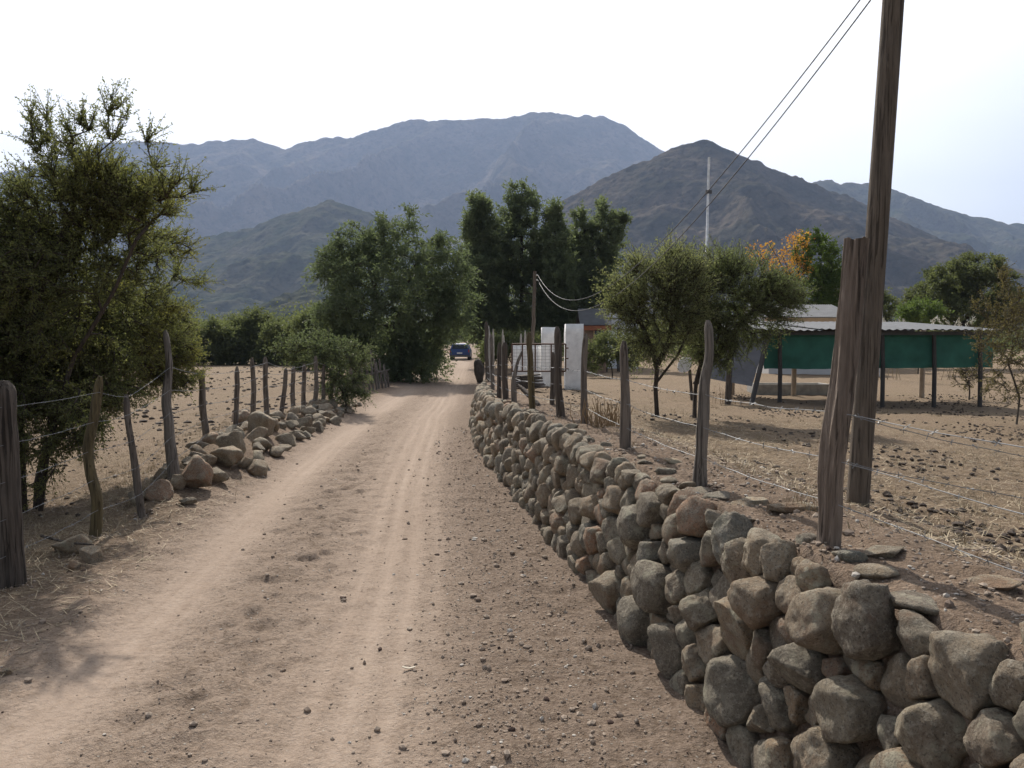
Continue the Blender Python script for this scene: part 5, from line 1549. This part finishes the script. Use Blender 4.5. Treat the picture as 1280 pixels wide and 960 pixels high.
for k, (cx, lab) in enumerate(((1112, 'left clump of white pampas plumes behind the shelter roof'), (1190, 'right clump of white pampas plumes behind the shelter roof'))):
    Y = 32.0; c = atd(cx, 440, Y); c[2] = gz(c[0], Y); tp = atd(cx, 409, Y)
    R_ = thing('pampas_grass', lab, 'pampas grass', tuple(c), 'pampas grass behind the shelter')
    st, pl = MB(), MB()
    for q in range(9):
        b = c + np.array([g.normal() * .35, g.normal() * .3, 0]); e = np.array([c[0] + g.normal() * .55, c[1] + g.normal() * .3, tp[2] + g.uniform(-.25, .12)])
        st.tube(np.array([b, (b + e) / 2 + (0, 0, .2), e]), [0.012, 0.01, 0.006], 4, False)
        d = (e - b); d /= np.linalg.norm(d); d[0] += g.normal() * .4
        O = e + d * g.uniform(-0.05, 0.32, 40)[:, None] + g.normal(size=(40, 3)) * 0.025
        V, Q = leaf_quads(O, d + g.normal(size=O.shape) * .5, 0.09, 0.035, g); pl.add(V, Q)
    st.build('stem', M['straw'], R_); pl.build('plume', M['pampas'], R_)

def scatter_stones(name, X, Y, R, mat, seed, sub=1, flat=0.7, tint=True):
    g = np.random.default_rng(seed); V0, T0 = ico(sub); n = len(X)
    Z = height(X, Y)
    A = g.normal(size=(n, 3, 3)); Qr = np.linalg.qr(A)[0]
    S = g.uniform(0.6, 1.3, (n, 3)) * R[:, None]; S[:, 2] *= flat
    L = V0[None] * (1 + g.normal(size=(n, len(V0), 1)) * 0.16)
    L = L * S[:, None]
    k = g.uniform(0, 2 * np.pi, n); c, s = np.cos(k), np.sin(k)
    P = np.stack([L[..., 0] * c[:, None] - L[..., 1] * s[:, None], L[..., 0] * s[:, None] + L[..., 1] * c[:, None], L[..., 2]], -1)
    P = P + np.stack([X, Y, Z + R * flat * 0.35], 1)[:, None]
    T = (T0[None] + (np.arange(n) * len(V0))[:, None, None]).reshape(-1, 3)
    o = mesh_np(name, P.reshape(-1, 3), [T], mat, None, sub > 1, {'tint': np.repeat(g.random(n), len(V0))})
    kind(o, 'stuff'); return o
g = np.random.default_rng(44)
# gravel: mostly on the right verge, a little on the road and along both banks
def grav_mat():
    m, nt, b = new_mat('loose_gravel')
    t = attr(nt, 'tint')
    w = nt.nodes.new('ShaderNodeTexWhiteNoise'); w.noise_dimensions = '1D'; nt.links.new(t, w.inputs['W'])
    c = mixc(nt, w.outputs['Value'], (0.19, 0.145, 0.114), (0.34, 0.28, 0.225))
    c = mixc(nt, rngm(nt, t, 0.9, 0.91), c, (0.42, 0.39, 0.35))
    c = mixc(nt, rngm(nt, t, 0.03, 0.035, 1, 0), c, (0.07, 0.048, 0.04))
    nt.links.new(c, b.inputs['Base Color']); b.inputs['Roughness'].default_value = 0.95; b.inputs['Specular IOR Level'].default_value = 0.15
    return m
M['gravel'] = grav_mat()
n = 19000
y = 1.9 + 13 * g.random(n) ** 1.7
lat = np.where(g.random(n) < 0.6, g.normal(1.4, 0.45, n), g.uniform(-3.0, 1.2, n))
x = road_x(y) + lat
ok = (x < wall_x(y) + 0.02) & (x > fence_x(y) - 1) & (g.random(n) > 0.95 * tread_mask(x, y))
x, y = x[ok], y[ok]
r = 0.0028 + 0.006 * g.random(len(x)) ** 2.2 + 0.018 * (g.random(len(x)) ** 22)
scatter_stones('gravel', x, y, r, M['gravel'], 1)
# soil crumbs and stones on the terrace edge
n = 7000
y = 1.2 + 9 * g.random(n) ** 1.6; x = wall_x(y) + g.uniform(0.24, 1.7, n)
scatter_stones('gravel', x, y, 0.003 + 0.008 * g.random(n) ** 2.5 + 0.016 * g.random(n) ** 24, M['gravel'], 2)
# crumbled soil thrown up round the foot of each near post
fx, fy = [], []
for p in rp[:6] + lp[:6]:
    q = p[0]; k = g.uniform(0, 2 * np.pi, 60); d = 0.03 + np.abs(g.normal(0.06, 0.05, 60))
    fx.append(q[0] + d * np.cos(k)); fy.append(q[1] + d * np.sin(k))
fx, fy = np.concatenate(fx), np.concatenate(fy)
scatter_stones('gravel', fx, fy, 0.005 + 0.012 * g.random(len(fx)) ** 2, M['gravel'], 12)
# dry dung in the right field and in the left field
n = 15000
y = 3.6 + 20 * g.random(n) ** 1.1; x = wall_x(y) + 1.6 + g.uniform(0, 1, n) * (1.5 + 0.75 * y)
cl = fbm(x * 0.5, y * 0.5, oct=2, seed=77); ok = g.random(n) < 0.30 + 1.7 * cl
scatter_stones('dung', x[ok], y[ok], 0.010 + 0.026 * g.random(ok.sum()) ** 1.6, M['dung'], 3, 1, 0.6)
n = 1700
y = 14 + 34 * g.random(n) ** 1.2; x = fence_x(y) - 0.6 - g.uniform(0, 1, n) * (0.42 * y)
cl = fbm(x * 0.3, y * 0.3, oct=2, seed=79); ok = g.random(n) < 0.5 + 1.3 * cl
scatter_stones('dung', x[ok], y[ok], 0.03 + 0.05 * g.random(ok.sum()), M['dung'], 4, 1, 0.55)
n = 500
y = 4 + 12 * g.random(n); x = fence_x(y) - 0.4 - g.uniform(0, 1, n) * 4
scatter_stones('dung', x, y, 0.012 + 0.02 * g.random(n), M['dung'], 5, 1, 0.6)
# straw litter
def straw(name, X, Y, L, seed):
    g = np.random.default_rng(seed); n = len(X)
    Z = height(X, Y) + 0.006
    O = np.stack([X, Y, Z], 1); D = g.normal(size=(n, 3)); D[:, 2] = g.uniform(-0.05, 0.28, n)
    D /= np.linalg.norm(D, axis=1, keepdims=True)
    S = np.cross(D, [0, 0, 1.0]); S /= np.linalg.norm(S, axis=1, keepdims=True)
    l = (L * g.uniform(0.4, 1.5, n))[:, None]; w = 0.0025
    O[:, 2] += np.maximum(0, -D[:, 2] * l[:, 0])
    V = np.stack([O - S * w, O + S * w, O + D * l + S * w * .6, O + D * l - S * w * .6], 1).reshape(-1, 3)
    kind(mesh_np(name, V, [np.arange(n * 4).reshape(n, 4)], M['straw'], None, False), 'stuff')
n = 9000; y = 3.0 + 10 * g.random(n) ** 1.3; x = wall_x(y) + 0.9 + 5.5 * g.random(n) ** 1.2
straw('straw', x, y, 0.07, 6)
n = 2600; y = 3.6 + 6 * g.random(n) ** 1.3; x = fence_x(y) + g.normal(0.1, 0.6, n)
ok = x < road_x(y) - 1.1
straw('straw', x[ok], y[ok], 0.10, 7)
# dry grass tufts
def tufts(name, X, Y, hgt, seed, blades=14):
    g = np.random.default_rng(seed); n = len(X)
    x = np.repeat(X, blades) + g.normal(size=n * blades) * 0.035; y = np.repeat(Y, blades) + g.normal(size=n * blades) * 0.035
    O = np.stack([x, y, height(x, y) - 0.005], 1)
    D = np.stack([g.normal(size=len(x)) * 0.55, g.normal(size=len(x)) * 0.55, np.ones(len(x))], 1)
    D /= np.linalg.norm(D, axis=1, keepdims=True)
    S = np.cross(D, g.normal(size=D.shape)); S /= np.linalg.norm(S, axis=1, keepdims=True)
    l = (np.repeat(hgt * g.uniform(0.5, 1.4, n), blades) * g.uniform(0.4, 1.2, len(x)))[:, None]; w = 0.0022 * np.maximum(1, y / 9)[:, None]
    V = np.stack([O - S * w, O + S * w, O + D * l + S * w * .3 + (0, 0, 0) , O + D * l - S * w * .3], 1).reshape(-1, 3)
    kind(mesh_np(name, V, [np.arange(len(x) * 4).reshape(-1, 4)], M['straw'], None, False), 'stuff')
n = 1500; y = 3.2 + 16 * g.random(n) ** 1.1; x = wall_x(y) + 0.5 + g.random(n) * (1.5 + 0.7 * y)
k = g.random(n) < 0.3 + 1.5 * fbm(x * 0.6, y * 0.6, oct=2, seed=83)
tufts('dry_grass', x[k], y[k], 0.05, 11)
n = 900; y = 3.5 + 14 * g.random(n) ** 1.1; x = fence_x(y) + 0.2 - np.abs(g.normal(0, 1.0, n))
tufts('dry_grass', x, y, 0.06, 12)
# fallen leaf on the road
c = hit(511, 838); th = np.linspace(0, 2 * np.pi, 16, endpoint=False)
ring = np.stack([0.035 * np.cos(th), 0.011 * np.sin(th) * (1 + .3 * np.cos(2 * th)), 0.012 + 0.008 * np.cos(th) ** 2], 1)
k = np.arange(16)
mb = MB().add(np.vstack([ring + c, c + (0, 0, .010)]), np.stack([k, (k + 1) % 16, np.full(16, 16)], 1))
mb.add(np.vstack([ring + c - (0, 0, .003), c + (0, 0, .006)]), np.stack([(k + 1) % 16, k, np.full(16, 16)], 1))
tag(mb.build('fallen_leaf', simple_mat('pale_dry_leaf', (0.5, 0.45, 0.36), 0.8), None, False, loc=tuple(c)), 'pale dry leaf lying in the middle of the right wheel track', 'leaf')
for o in COL.objects:
    if 'category' in o.keys() and 'kind' not in o.keys(): o['kind'] = 'thing'
